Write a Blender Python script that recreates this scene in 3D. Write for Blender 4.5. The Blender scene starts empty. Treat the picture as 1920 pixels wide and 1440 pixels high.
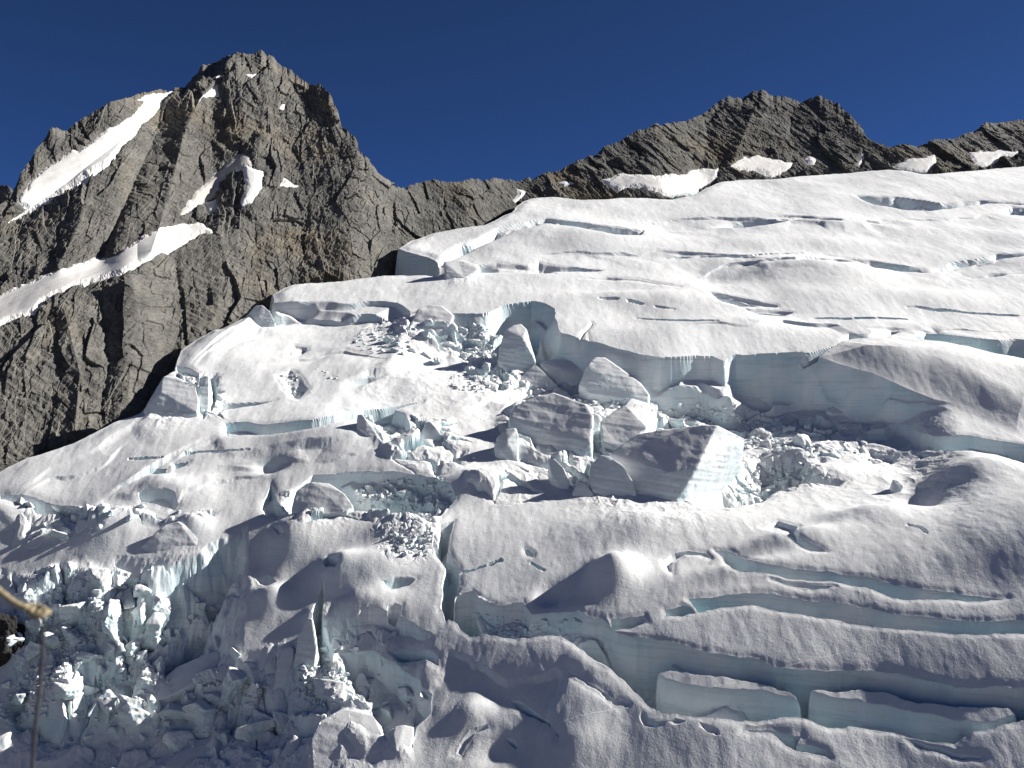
import bpy, bmesh, math, random
import numpy as np

# ---------------------------------------------------------------- camera, world, sun, exposure
SCN = bpy.context.scene
FPX = 1663.0                       # focal length in pixels of a 1920 wide frame
cam_data = bpy.data.cameras.new("camera")
cam_data.sensor_width = 36.0
cam_data.lens = 36.0 * FPX / 1920.0
cam_data.clip_start = 0.05
cam_data.clip_end = 20000
cam_data.dof.use_dof = True
cam_data.dof.focus_distance = 420.0
cam_data.dof.aperture_fstop = cam_data.lens / 3.2   # about 3 mm of glass: only things within arm's reach blur
cam = bpy.data.objects.new("camera", cam_data)
SCN.collection.objects.link(cam)
cam.rotation_euler = (math.radians(90), 0, 0)
SCN.camera = cam

SUN_EL, SUN_PHI = 29.0, 13.0       # elevation; turned from +x (right) towards +y (away)
world = bpy.data.worlds.new("World")
SCN.world = world
world.use_nodes = True
wn = world.node_tree.nodes
sky = wn.new("ShaderNodeTexSky")
sky.sky_type = 'NISHITA'
sky.sun_disc = False
sky.sun_elevation = math.radians(SUN_EL)
sky.sun_rotation = math.radians(90 - SUN_PHI)
sky.altitude = 8600
sky.air_density = 0.6
sky.dust_density = 0.0
sky.ozone_density = 9.0
bg = wn["Background"]
bg.inputs[1].default_value = 0.057
world.node_tree.links.new(sky.outputs[0], bg.inputs[0])

sun_data = bpy.data.lights.new("sun", 'SUN')
sun_data.energy = 5.0
sun_data.angle = math.radians(0.53)
sun_data.color = (1.0, 0.955, 0.885)
sun = bpy.data.objects.new("sun", sun_data)
SCN.collection.objects.link(sun)
_el, _ph = math.radians(SUN_EL), math.radians(SUN_PHI)
SUND = np.array([math.cos(_el) * math.cos(_ph), math.cos(_el) * math.sin(_ph), math.sin(_el)])
from mathutils import Vector
sun.rotation_euler = Vector((-SUND[0], -SUND[1], -SUND[2])).to_track_quat('-Z', 'Y').to_euler()

SCN.view_settings.view_transform = 'Standard'
SCN.view_settings.look = 'None'
SCN.view_settings.exposure = 1.06
SCN.view_settings.gamma = 1.0
SCN.cycles.max_bounces = 6
SCN.cycles.diffuse_bounces = 3

# ---------------------------------------------------------------- noise helpers
def _hash(ix, iy, seed):
    h = (ix.astype(np.int64) * 374761393 + iy.astype(np.int64) * 668265263 + seed * 1442695041) & 0xFFFFFFFF
    h = ((h ^ (h >> 13)) * 1274126177) & 0xFFFFFFFF
    h = ((h ^ (h >> 16)) * 2246822519) & 0xFFFFFFFF
    h = h ^ (h >> 15)
    return h
def h01(ix, iy, seed):
    return (_hash(ix, iy, seed) & 0xFFFFFF).astype(np.float64) / 16777216.0
def vnoise(x, y, seed):
    ix, iy = np.floor(x), np.floor(y)
    fx, fy = x - ix, y - iy
    fx = fx * fx * fx * (fx * (fx * 6 - 15) + 10)
    fy = fy * fy * fy * (fy * (fy * 6 - 15) + 10)
    ix = ix.astype(np.int64); iy = iy.astype(np.int64)
    a, b = h01(ix, iy, seed), h01(ix + 1, iy, seed)
    c, d = h01(ix, iy + 1, seed), h01(ix + 1, iy + 1, seed)
    return (a + (b - a) * fx) * (1 - fy) + (c + (d - c) * fx) * fy - 0.5
def fbm(x, y, scale, octv, seed, gain=0.5, ridged=False):
    out = np.zeros_like(x); amp = 1.0; s = 1.0 / scale; ca, sa = 0.8, 0.6
    xx, yy = x * s, y * s
    for o in range(octv):
        n = vnoise(xx, yy, seed + o * 17)
        out += amp * ((0.5 - 2 * np.abs(n)) if ridged else 2 * n)
        amp *= gain
        xx, yy = (ca * xx - sa * yy) * 2.03 + 11.3, (sa * xx + ca * yy) * 2.03 - 7.1
    return out
def facets(x, y, cx, cy, seed, tilt=1.0, jump=1.0, edges=False):
    """broken rock / ice: every cell of a jittered lattice is its own tilted plane"""
    gx, gy = x / cx, y / cy
    ix, iy = np.floor(gx).astype(np.int64), np.floor(gy).astype(np.int64)
    best = np.full(x.shape, 1e9); val = np.zeros(x.shape); sec = np.full(x.shape, 1e9)
    for dx in (-1, 0, 1):
        for dy in (-1, 0, 1):
            jx, jy = ix + dx, iy + dy
            px = jx + 0.5 + 0.85 * (h01(jx, jy, seed) - 0.5)
            py = jy + 0.5 + 0.85 * (h01(jx, jy, seed + 1) - 0.5)
            ex, ey = gx - px, gy - py
            d = ex * ex + ey * ey
            v = jump * (h01(jx, jy, seed + 2) - 0.5) * 2 + tilt * 2 * ((h01(jx, jy, seed + 3) - 0.5) * ex + (h01(jx, jy, seed + 4) - 0.5) * ey)
            near = d < best
            sec = np.where(near, best, np.minimum(sec, d))
            val = np.where(near, v, val)
            best = np.where(near, d, best)
    if edges:
        return val, np.sqrt(sec) - np.sqrt(best)
    return val
def sstep(a, b, x):
    t = np.clip((x - a) / (b - a), 0, 1)
    return t * t * (3 - 2 * t)

# ---------------------------------------------------------------- object helpers
def tag(o, label=None, cat=None, group=None, kind=None):
    if label: o['label'] = label
    if cat: o['category'] = cat
    if group: o['group'] = group
    if kind: o['kind'] = kind
    return o
def mesh_from_arrays(name, verts, faces, mat, smooth=False, attrs=None):
    me = bpy.data.meshes.new(name)
    nv, nf = len(verts), len(faces)
    k = faces.shape[1]
    me.vertices.add(nv)
    me.vertices.foreach_set("co", np.ascontiguousarray(verts, dtype=np.float32).ravel())
    me.loops.add(nf * k)
    me.loops.foreach_set("vertex_index", np.ascontiguousarray(faces, dtype=np.int32).ravel())
    me.polygons.add(nf)
    me.polygons.foreach_set("loop_start", np.arange(0, nf * k, k, dtype=np.int32))
    me.polygons.foreach_set("use_smooth", np.full(nf, smooth, dtype=bool))
    for an, av in (attrs or {}).items():
        at = me.attributes.new(an, 'FLOAT', 'POINT')
        at.data.foreach_set("value", np.ascontiguousarray(av, dtype=np.float32).ravel())
    me.update(calc_edges=True)
    me.materials.append(mat)
    o = bpy.data.objects.new(name, me)
    SCN.collection.objects.link(o)
    return o
def grid_faces(nr, nc, keep=None):
    idx = np.arange(nr * nc).reshape(nr, nc)
    f = np.stack([idx[:-1, :-1], idx[:-1, 1:], idx[1:, 1:], idx[1:, :-1]], -1).reshape(-1, 4)
    if keep is not None:
        f = f[keep.reshape(-1)]
    return f

# ---------------------------------------------------------------- materials
class NT:
    def __init__(self, name):
        self.m = bpy.data.materials.new(name); self.m.use_nodes = True
        self.t = self.m.node_tree; self.b = self.t.nodes["Principled BSDF"]
        self.co = self.n("ShaderNodeTexCoord").outputs["Object"]
    def n(self, typ, **kw):
        nd = self.t.nodes.new(typ)
        for k, v in kw.items(): setattr(nd, k, v)
        return nd
    def l(self, a, b): self.t.links.new(a, b)
    def noise(self, scale, detail=4, rough=0.55, mp=None, out=0):
        nd = self.n("ShaderNodeTexNoise"); nd.inputs["Scale"].default_value = scale
        nd.inputs["Detail"].default_value = detail; nd.inputs["Roughness"].default_value = rough
        self.l(mp if mp is not None else self.co, nd.inputs["Vector"]); return nd.outputs[out]
    def mapping(self, scale=(1, 1, 1), rot=(0, 0, 0)):
        nd = self.n("ShaderNodeMapping"); nd.inputs["Scale"].default_value = scale
        nd.inputs["Rotation"].default_value = rot; self.l(self.co, nd.inputs["Vector"]); return nd.outputs[0]
    def streak(self, deg, along, across):
        r = self.n("ShaderNodeVectorRotate", rotation_type='Z_AXIS'); r.inputs["Angle"].default_value = math.radians(-deg); self.l(self.co, r.inputs["Vector"])
        nd = self.n("ShaderNodeMapping"); nd.inputs["Scale"].default_value = (along, across, across); self.l(r.outputs[0], nd.inputs["Vector"]); return nd.outputs[0]
    def bedding(self, deg, along, across):
        r = self.n("ShaderNodeVectorRotate", rotation_type='Y_AXIS'); r.inputs["Angle"].default_value = math.radians(deg); self.l(self.co, r.inputs["Vector"])
        nd = self.n("ShaderNodeMapping"); nd.inputs["Scale"].default_value = (along, along, across); self.l(r.outputs[0], nd.inputs["Vector"]); return nd.outputs[0]
    def ramp(self, fac, stops):
        nd = self.n("ShaderNodeValToRGB"); self.l(fac, nd.inputs[0]); e = nd.color_ramp.elements
        while len(e) < len(stops): e.new(0.5)
        for i, (p, c) in enumerate(stops):
            e[i].position = p; e[i].color = (c[0], c[1], c[2], 1) if not isinstance(c, (int, float)) else (c, c, c, 1)
        return nd.outputs[0]
    def mix(self, fac, a, b, mode='MIX'):
        nd = self.n("ShaderNodeMix", data_type='RGBA', blend_type=mode)
        for i, v in ((0, fac), (6, a), (7, b)):
            if hasattr(v, "is_linked"): self.l(v, nd.inputs[i])
            elif i == 0: nd.inputs[0].default_value = v
            else: nd.inputs[i].default_value = (v[0], v[1], v[2], 1)
        return nd.outputs[2]
    def math(self, op, a, b=0.0, c=None):
        nd = self.n("ShaderNodeMath", operation=op)
        for i, v in enumerate((a, b) if c is None else (a, b, c)):
            if hasattr(v, "is_linked"): self.l(v, nd.inputs[i])
            else: nd.inputs[i].default_value = v
        return nd.outputs[0]
    def bump(self, h, dist, strength=1.0, prev=None):
        nd = self.n("ShaderNodeBump"); nd.inputs["Strength"].default_value = strength
        nd.inputs["Distance"].default_value = dist; self.l(h, nd.inputs["Height"])
        if prev is not None: self.l(prev, nd.inputs["Normal"])
        return nd.outputs[0]

def snow_material(name, clean=(0.755, 0.77, 0.782), dirty=(0.58, 0.583, 0.585), ice=(0.50, 0.655, 0.70), bump=1.0, steep=(0.30, 0.62)):
    k = NT(name)
    geo = k.n("ShaderNodeNewGeometry")
    sep = k.n("ShaderNodeSeparateXYZ"); k.l(geo.outputs["True Normal"], sep.inputs[0])
    wob = k.math('MULTIPLY_ADD', k.noise(0.35, 3), 0.25, -0.125)
    nz = k.math('ADD', sep.outputs[2], wob)
    icef = k.ramp(nz, [(steep[0], 1.0), (steep[1], 0.0)])
    # snow: old, a little dusty
    streak = k.streak(62, 0.06, 0.5)
    d1 = k.ramp(k.noise(0.018, 4), [(0.38, 0.0), (0.72, 1.0)])
    d2 = k.ramp(k.noise(1.0, 4, 0.6, streak), [(0.35, 0.0), (0.75, 1.0)])
    dm = k.math('ADD', k.math('MULTIPLY', d1, 0.55), k.math('MULTIPLY', d2, 0.38))
    snow = k.mix(dm, clean, dirty)
    grain = k.ramp(k.noise(1.7, 3, 0.7), [(0.3, 0.93), (0.7, 1.0)])
    snow = k.mix(1.0, snow, grain, 'MULTIPLY')
    # ice: layered, blue where it is dense
    lay = k.mapping((0.03, 0.03, 0.75), (math.radians(8), math.radians(5), 0))
    strata = k.ramp(k.noise(1.0, 5, 0.65, lay), [(0.30, 0.55), (0.40, 1.0), (0.55, 1.0), (0.60, 0.72), (0.66, 1.0)])
    blue = k.mix(k.ramp(k.noise(0.06, 4), [(0.35, 0.0), (0.68, 1.0)]), (0.735, 0.765, 0.78), ice)
    icec = k.mix(0.55, blue, k.mix(1.0, blue, strata, 'MULTIPLY'))
    k.l(k.mix(icef, snow, icec), k.b.inputs["Base Color"])
    k.l(k.ramp(icef, [(0, 0.75), (1, 0.42)]), k.b.inputs["Roughness"])
    k.b.inputs["Specular IOR Level"].default_value = 0.25
    b0 = k.bump(k.noise(1.0, 3, 0.55, k.streak(50, 0.16, 1.7)), 0.085 * bump, 0.7)
    b1 = k.bump(k.noise(1.9, 3, 0.55), 0.075 * bump, 0.8, b0)
    b2 = k.bump(k.noise(0.2, 3, 0.5), 0.45 * bump, 0.45, b1)
    k.l(b2, k.b.inputs["Normal"])
    return k.m

def rock_material(name, tint=(1, 1, 1)):
    k = NT(name)
    mp = k.mapping((0.055, 0.055, 0.11), (math.radians(18), math.radians(-28), 0))
    big = k.noise(0.012, 4, 0.6)
    bands = k.noise(1.0, 7, 0.68, mp)
    c1 = k.ramp(bands, [(0.26, (0.072, 0.072, 0.068)), (0.43, (0.108, 0.106, 0.099)), (0.56, (0.138, 0.134, 0.122)), (0.74, (0.19, 0.182, 0.163))])
    c2 = k.ramp(big, [(0.35, (0.80, 0.80, 0.82)), (0.52, (1.0, 1.0, 1.0)), (0.68, (1.22, 1.06, 0.84))])
    c = k.mix(1.0, c1, c2, 'MULTIPLY')
    fine = k.ramp(k.noise(0.55, 5, 0.7), [(0.32, 0.72), (0.5, 1.0), (0.75, 1.15)])
    c = k.mix(1.0, c, fine, 'MULTIPLY')
    st = k.noise(1.0, 6, 0.65, k.bedding(-32, 0.05, 0.42))
    c = k.mix(1.0, c, k.ramp(st, [(0.30, 0.66), (0.46, 1.0), (0.60, 1.0), (0.72, 1.22)]), 'MULTIPLY')
    c = k.mix(1.0, c, tint, 'MULTIPLY')
    k.l(c, k.b.inputs["Base Color"])
    k.b.inputs["Roughness"].default_value = 0.85
    k.b.inputs["Specular IOR Level"].default_value = 0.2
    b0 = k.bump(st, 1.3, 0.9)
    b1 = k.bump(k.noise(0.42, 8, 0.66), 0.9, 0.9, b0)
    k.l(b1, k.b.inputs["Normal"])
    return k.m

M_SNOW = snow_material("glacier_snow")
M_BLOCK = snow_material("serac_ice", steep=(0.22, 0.55), bump=0.8)
M_PATCH = snow_material("old_snow", clean=(0.74, 0.735, 0.725), dirty=(0.62, 0.60, 0.575), bump=0.7, steep=(-0.2, 0.1))
M_ROCK = rock_material("mountain_rock")
def bounce_ground_material():  # unseen added ground; its colour sets how much light it bounces back
    k = NT("bounce_ground")
    c = k.mix(k.ramp(k.noise(0.006, 6, 0.6), [(0.54, 0.0), (0.62, 1.0)]), (0.10, 0.098, 0.09), (0.6, 0.6, 0.6))
    k.l(c, k.b.inputs["Base Color"]); k.b.inputs["Roughness"].default_value = 0.9
    return k.m

# ---------------------------------------------------------------- the glacier: a height field over plan coordinates
GU, GT = 0.80, 1.00                # cells per pixel of the 1920 frame across and along the slope
U = np.linspace(-0.70, 0.70, int(1.40 * FPX * GU))
TB = np.linspace(-0.74, 0.290, int(1.03 * FPX * GT))
def tanb(t):
    return np.interp(t, [-0.6, -0.43, -0.2, 0.0, 0.12, 0.25, 0.3], [0.76, 0.74, 0.68, 0.60, 0.51, 0.45, 0.47])
_lny = np.concatenate([[0], np.cumsum(np.diff(TB) / (tanb(0.5 * (TB[1:] + TB[:-1])) - 0.5 * (TB[1:] + TB[:-1])))])
YB = np.exp(_lny); YB *= 250.0 / np.interp(-0.433, TB, YB)
def ybase(t): return np.interp(t, TB, YB)
YG = np.repeat(YB[:, None], len(U), 1)
XG = YG * U[None, :]
ZG = (TB * YB)[:, None] * np.ones(len(U))[None, :]
NRW, NCL = YG.shape
# ragged edges: look-ups are made at slightly shifted places
_near = 1 - sstep(300, 480, YG)
WX = XG + 1.5 * fbm(XG, YG, 15, 2, 3) + _near * 0.45 * fbm(XG, YG, 4.2, 3, 13, 0.6)
WY = YG + 1.5 * fbm(XG, YG, 15, 2, 9) + _near * 0.45 * fbm(XG, YG, 4.2, 3, 19, 0.6)

def pix(px, py): return (px - 960.0) / FPX, (720.0 - py) / FPX
def pick(px, py, Z=None, lift=0.0):
    """where the sight line of a traced point meets the present surface: row, column, x, y"""
    Z = ZG if Z is None else Z
    u, t = pix(px, py)
    cf = (u - U[0]) / (U[1] - U[0]); c = int(np.clip(round(cf), 0, NCL - 1))
    tc = (Z[:, c] + lift) / YG[:, c]
    ok = tc >= t
    k = int(np.argmax(ok)) if ok.any() else NRW - 1
    if k == 0: return 0.0, cf, YG[0, c] * u, YG[0, c]
    a, b = tc[k - 1], tc[k]
    f = 0.0 if b <= a else float(np.clip((t - a) / (b - a), 0, 1))
    y = YG[k - 1, c] + f * (YG[k, c] - YG[k - 1, c])
    return k - 1 + f, cf, y * u, y
def point(px, py, Z=None):
    r, c, x, y = pick(px, py, Z)
    return np.array([x, y, y * (720.0 - py) / FPX])
def subdiv(pts, step=14.0):
    out = []
    n = len(pts)
    for i in range(n - 1):
        a, b = np.array(pts[i], float), np.array(pts[i + 1], float)
        m = max(1, int(np.hypot(*(b - a)[:2]) / step))
        for j in range(m): out.append(a + (b - a) * j / m)
    out.append(np.array(pts[-1], float))
    return np.array(out)
def trace(pts, Z=None, lift=0.0, step=14.0):
    q = [pick(p[0], p[1], Z, lift) for p in subdiv(pts, step)]
    return np.array(q)                                   # rows: r, c, x, y
def window(q, pad_m):
    y = q[:, 3].mean()
    pc = int(pad_m / (y * (U[1] - U[0]))) + 4
    r0 = np.searchsorted(YB, q[:, 3].min() - pad_m) - 3; r1 = np.searchsorted(YB, q[:, 3].max() + pad_m) + 4
    c0 = int(q[:, 1].min()) - pc; c1 = int(q[:, 1].max()) + pc + 1
    return slice(max(0, r0), min(NRW, r1)), slice(max(0, c0), min(NCL, c1))
def dist_line(wx, wy, P, closed=False, want_q=False):
    best = np.full(wx.shape, 1e18); side = np.zeros(wx.shape); q = np.zeros(wx.shape)
    n = len(P); segs = n if closed else n - 1
    for i in range(segs):
        ax, ay = P[i]; bx, by = P[(i + 1) % n]
        ex, ey = bx - ax, by - ay; L2 = ex * ex + ey * ey + 1e-9
        t = np.clip(((wx - ax) * ex + (wy - ay) * ey) / L2, 0, 1)
        dx, dy = wx - ax - t * ex, wy - ay - t * ey
        d = dx * dx + dy * dy
        m = d < best
        best = np.where(m, d, best)
        if want_q:
            side = np.where(m, ex * dy - ey * dx, side); q = np.where(m, i + t, q)
    d = np.sqrt(best)
    return (d, side, q) if want_q else d
def inside(wx, wy, P):
    ins = np.zeros(wx.shape, bool); n = len(P)
    for i in range(n):
        x1, y1 = P[i]; x2, y2 = P[(i + 1) % n]
        if y1 == y2: continue
        c = ((y1 > wy) != (y2 > wy)) & (wx < (x2 - x1) * (wy - y1) / (y2 - y1) + x1)
        ins ^= c
    return ins
def poly_sd(pts, Z=None, lift=0.0, pad=6.0, warp=1.0, step=14.0):
    """signed distance in metres (positive inside) round a traced outline"""
    q = trace(list(pts) + [pts[0]], Z, lift, step)[:-1]
    sl = window(q, pad)
    wx = XG[sl] + warp * (WX[sl] - XG[sl]); wy = YG[sl] + warp * (WY[sl] - YG[sl])
    P = q[:, 2:4]
    d = dist_line(wx, wy, P, True)
    return sl, np.where(inside(wx, wy, P), d, -d)
def bump(px, py, rx, ry, amp, rot=0.0, sharp=2.0):
    """a swell (or hollow) of the snow; radii in pixels of the frame, on the surface there"""
    r, c, x, y = pick(px, py)
    mx = rx * y / FPX
    t = (720 - py) / FPX
    my = ry * y / FPX / max(0.12, (tanb(t) - t))
    ca, sa = math.cos(math.radians(rot)), math.sin(math.radians(rot))
    pad = 2.6 * max(mx, my)
    sl = window(np.array([[r, c, x, y]]), pad)
    dx, dy = XG[sl] - x, YG[sl] - y
    a, b = (dx * ca + dy * sa) / mx, (-dx * sa + dy * ca) / my
    ZG[sl] += amp * np.exp(-(a * a + b * b) ** (sharp / 2))
def wall_profile(x, y, d, w, seed):
    """how far the ice has dropped (0 to 1) at distance d from its lip: leaning faces, some with a ledge"""
    w = max(w, 2.2 * float(np.median(np.diff(y[:, 0]))) if y.shape[0] > 2 else w)
    w1 = w * (1.0 + 2.6 * np.clip(fbm(x, y, 26, 2, seed) + 0.25, 0, 1.2))
    led = 2.0 + 7.0 * np.clip(fbm(x, y, 34, 2, seed + 3) + 0.5, 0, 1.3)
    k = np.clip(0.55 + 0.6 * fbm(x, y, 20, 2, seed + 6), 0.35, 1.0)
    return k * sstep(0, 1, d / w1) ** 0.8 + (1 - k) * sstep(led, led + 1.6, d)
def swell(pts, amp, edge, lean=0.0):
    sl, sd = poly_sd(pts, pad=4, warp=0.3, step=20)
    ZG[sl] += amp * sstep(0, 1, np.clip(sd / edge, 0, 1))
def step_down(pts, L=60.0, w=1.6, up=0.0, floor_noise=0.0, seed=5, warp=1.0):
    """an ice cliff: right of the traced lip the ice lies h metres lower and climbs back over L metres"""
    s = subdiv(pts, 14.0)
    q = np.array([pick(p[0], p[1]) for p in s]); h = s[:, 2]
    sl = window(q, 2.2 * L)
    wx = XG[sl] + warp * (WX[sl] - XG[sl]); wy = YG[sl] + warp * (WY[sl] - YG[sl])
    d, side, qq = dist_line(wx, wy, q[:, 2:4], False, True)
    num = np.zeros(wx.shape); den = np.zeros(wx.shape)
    for (px_, py_), hv in zip(q[:, 2:4], h):
        wt = 1.0 / ((wx - px_) ** 2 + (wy - py_) ** 2 + 9.0) ** 1.5
        num += wt * hv; den += wt
    A, B = q[0, 2:4], q[-1, 2:4]; ch = B - A
    s_ = ((wx - A[0]) * ch[0] + (wy - A[1]) * ch[1]) / (ch @ ch)
    hh = num / den * sstep(0.0, 0.10, s_) * sstep(0.0, 0.10, 1 - s_)
    low = side < 0
    fall = np.exp(-(d / L) ** 1.6)
    dz = np.where(low, -hh * fall * wall_profile(wx, wy, d, w, seed), up * hh * np.exp(-(d / (0.5 * L)) ** 2))
    if floor_noise:
        lump = fbm(wx, wy, 11, 4, seed + 30, ridged=True)
        dz += np.where(low, sstep(2, 9, d) * fall * floor_noise * np.minimum(1, hh / 6) * lump, 0)
    ZG[sl] += dz
# ---- broad swells and hollows
ZG += 0.26 * (XG + 10) * (1 - sstep(-0.33, -0.04, TB))[:, None]
ZG += 2.8 * fbm(XG, YG, 130, 3, 21) + 0.55 * fbm(XG, YG * 1.3, 34, 2, 22)
for b in [(1100, 450, 130, 24, 6.0), (1330, 507, 70, 18, -5.0), (1560, 505, 130, 22, 7.0), (1700, 560, 160, 20, 4.0), (1280, 425, 90, 16, -3.0), (1480, 455, 160, 14, 3.0), (1180, 560, 120, 14, 3.0), (1420, 620, 120, 20, 4.0),
          (1250, 640, 120, 30, 4.0), (1700, 690, 190, 60, 7.0), (1020, 520, 90, 14, 2.0), (1500, 420, 200, 15, 3.0),
          (1850, 890, 95, 60, 6.0), (1725, 925, 26, 30, -3.5), (1560, 860, 70, 25, 3.0), (1860, 1080, 110, 45, -2.2), (1640, 960, 90, 40, 4.0),
          (1250, 990, 150, 45, 5.0), (1500, 1010, 90, 30, 4.0), (1400, 1065, 100, 20, 2.0),
          (1150, 1078, 45, 34, 7.5), (1035, 1110, 26, 22, -2.5),
          (640, 820, 110, 45, 6.0), (510, 862, 24, 9, -4.0), (760, 690, 90, 30, 3.5), (560, 650, 70, 24, -2.0), (430, 640, 60, 30, 2.0),
          (900, 900, 70, 26, 4.0), (760, 1000, 80, 30, 4.0), (560, 1000, 80, 34, 4.5), (700, 1070, 70, 30, 5.0), (628, 1072, 42, 26, 5.5), (505, 1125, 34, 22, 3.5), (540, 1010, 40, 20, 2.5), (490, 1040, 30, 24, -2.0), (590, 1160, 30, 18, 2.5), (680, 1140, 70, 28, 4.0),
          (1000, 1230, 90, 34, 1.2), (930, 1290, 40, 26, -0.8), (1090, 1240, 40, 22, 1.2), (1080, 1330, 70, 50, 1.6), (880, 1340, 45, 34, 2.2), (930, 1405, 34, 30, -1.5),
          (1080, 1400, 60, 40, 2.0), (300, 910, 60, 22, 3.0), (210, 985, 60, 25, 3.5), (60, 930, 50, 20, 2.0), (360, 990, 35, 16, 4.0)]:
    bump(*b)

swell([(1530, 674), (1581, 637), (1660, 630), (1770, 634), (1935, 668), (2110, 690), (2110, 830), (1900, 815), (1800, 772), (1700, 736), (1600, 700)], 6.0, 24)
# ---- ice cliffs (lip traced left to right, the fall is on its right-hand side)
step_down([(505, 556, 0), (517, 562, 9), (560, 565, 10), (604, 565, 9), (667, 567, 8), (742, 567, 6), (770, 585, 3), (790, 580, 0)], L=45, w=1.2)
step_down([(765, 585, 0), (790, 582, 5), (830, 590, 8), (870, 592, 11), (905, 590, 14), (940, 580, 18), (966, 575, 21), (994, 570, 23), (1016, 572, 23),
           (1037, 584, 22), (1036, 600, 21), (1041, 616, 20), (1056, 628, 20), (1084, 637, 20), (1116, 647, 17), (1150, 655, 14), (1172, 661, 12),
           (1200, 670, 19), (1237, 678, 23), (1300, 677, 25), (1329, 676, 25), (1352, 687, 25), (1377, 674, 25), (1429, 669, 25), (1474, 666, 25),
           (1508, 666, 24), (1534, 671, 22), (1568, 686, 20), (1623, 702, 19), (1671, 718, 16), (1720, 737, 11), (1762, 752, 6), (1800, 761, 0)], L=62, w=1.6, up=0.08, floor_noise=1.2)
step_down([(60, 1080, 0), (100, 1056, 5), (133, 1050, 7), (157, 1066, 7), (187, 1043, 8), (213, 1040, 9), (250, 1045, 9), (280, 1050, 10), (310, 1046, 10), (340, 1040, 10),
           (367, 1027, 9), (393, 1017, 8), (430, 992, 7), (455, 975, 4), (470, 960, 0)], L=45, w=7.0, floor_noise=3.0, seed=15, warp=1.4)
step_down([(468, 962, 0), (458, 1000, 9), (456, 1050, 13), (440, 1085, 14), (426, 1110, 14), (421, 1150, 14), (424, 1190, 13), (440, 1212, 12), (500, 1222, 10), (560, 1238, 9), (600, 1262, 6), (640, 1300, 3), (660, 1345, 0)], L=55, w=3.5, floor_noise=3.0, seed=25, warp=1.4)
for k_, (pts, L_, w_) in enumerate([
        ([(20, 925, 0), (90, 880, 1.6), (160, 845, 2.2), (240, 795, 1.6), (260, 785, 0)], 14, 2.0), ([(170, 945, 0), (230, 905, 2), (300, 860, 2.5), (380, 820, 2), (410, 805, 0)], 16, 2.0),
        ([(345, 690, 0), (400, 640, 2), (440, 610, 2), (470, 600, 0)], 12, 1.6), ([(400, 850, 0), (480, 835, 2.0), (600, 820, 2.6), (690, 800, 2), (740, 815, 0)], 18, 3.0),
        ([(250, 930, 0), (330, 880, 2), (430, 870, 2.2), (530, 880, 0)], 14, 2.0), ([(480, 680, 0), (560, 668, 2), (650, 650, 2.2), (740, 660, 0)], 14, 2.5),
        ([(620, 720, 0), (700, 690, 2.6), (800, 670, 3), (850, 660, 0)], 16, 2.5), ([(860, 770, 0), (930, 735, 4), (1000, 722, 4), (1060, 738, 0)], 18, 2.0),
        ([(1250, 500, 0), (1400, 482, 3), (1550, 478, 4), (1700, 490, 4), (1920, 478, 0)], 42, 11.0), ([(980, 475, 0), (1150, 462, 2.5), (1350, 472, 3), (1450, 482, 0)], 40, 12.0),
        ([(1260, 605, 0), (1450, 590, 3), (1650, 602, 3.5), (1920, 612, 0)], 34, 12.0), ([(1150, 416, 0), (1350, 404, 3), (1600, 410, 3.4), (1920, 398, 0)], 50, 13.0)]):
    step_down(pts, L=L_, w=w_, seed=60 + 7 * k_)
step_down([(600, 1110, 0), (640, 1105, 4), (700, 1110, 6), (760, 1130, 7), (800, 1150, 5), (830, 1168, 0)], L=28, w=9.0, floor_noise=1.0, seed=35)
step_down([(840, 1190, 0), (900, 1196, 2), (960, 1192, 3), (1030, 1191, 3), (1075, 1200, 0)], L=25, w=14.0)
step_down([(300, 1370, 0), (340, 1385, 3), (430, 1378, 5), (470, 1400, 5), (500, 1430, 0)], L=15, w=3.0)

# ---- shattered ice: tilted plates with gaps, where the glacier breaks up
CH = np.zeros_like(ZG)
def chaos(pts, cx, cy, amp, gap, seed, edge=9.0, rot=-20.0, gapw=0.16, tilt=0.9):
    sl, sd = poly_sd(pts, pad=4, warp=1.0, step=30)
    m = sstep(0, edge, sd)
    s = 0.5 * (cx + cy)
    x0 = XG[sl] + 0.42 * s * fbm(XG[sl], YG[sl], 1.3 * s, 4, seed + 300); y0 = YG[sl] + 0.42 * s * fbm(XG[sl], YG[sl], 1.3 * s, 4, seed + 310)
    ca, sa = math.cos(math.radians(rot)), math.sin(math.radians(rot))
    x, y = x0 * ca + y0 * sa, -x0 * sa + y0 * ca
    v, e = facets(x, y, cx, cy, seed, tilt, 0.9, True)
    have = sstep(-0.35, 0.35, fbm(x0, y0, 2.2 * s, 2, seed + 320))        # some joints stay shut
    CH[sl] += m * (amp * v * (0.4 + 0.6 * have) + 0.35 * amp * sstep(0, 0.6, e) - gap * have * (1 - sstep(0, gapw, e)) + 0.18 * amp * fbm(x0, y0, 0.4 * s, 3, seed + 330, ridged=True))
chaos([(0, 1060), (110, 1060), (150, 1075), (250, 1055), (360, 1040), (440, 1000), (452, 1080), (420, 1120), (420, 1190), (470, 1230), (560, 1240), (640, 1250), (700, 1330), (640, 1330),
       (560, 1360), (440, 1360), (300, 1380), (0, 1400)], 12, 9, 4.6, 3.4, 41, edge=7)
chaos([(0, 1080), (250, 1060), (300, 1100), (240, 1180), (150, 1290), (0, 1260)], 4.5, 3.5, 1.0, 0.6, 42, edge=6)
chaos([(0, 935), (120, 945), (230, 950), (330, 960), (420, 955), (380, 985), (240, 985), (130, 1010), (60, 1040), (0, 1020)], 9, 6, 2.2, 1.5, 43, edge=5)
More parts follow.
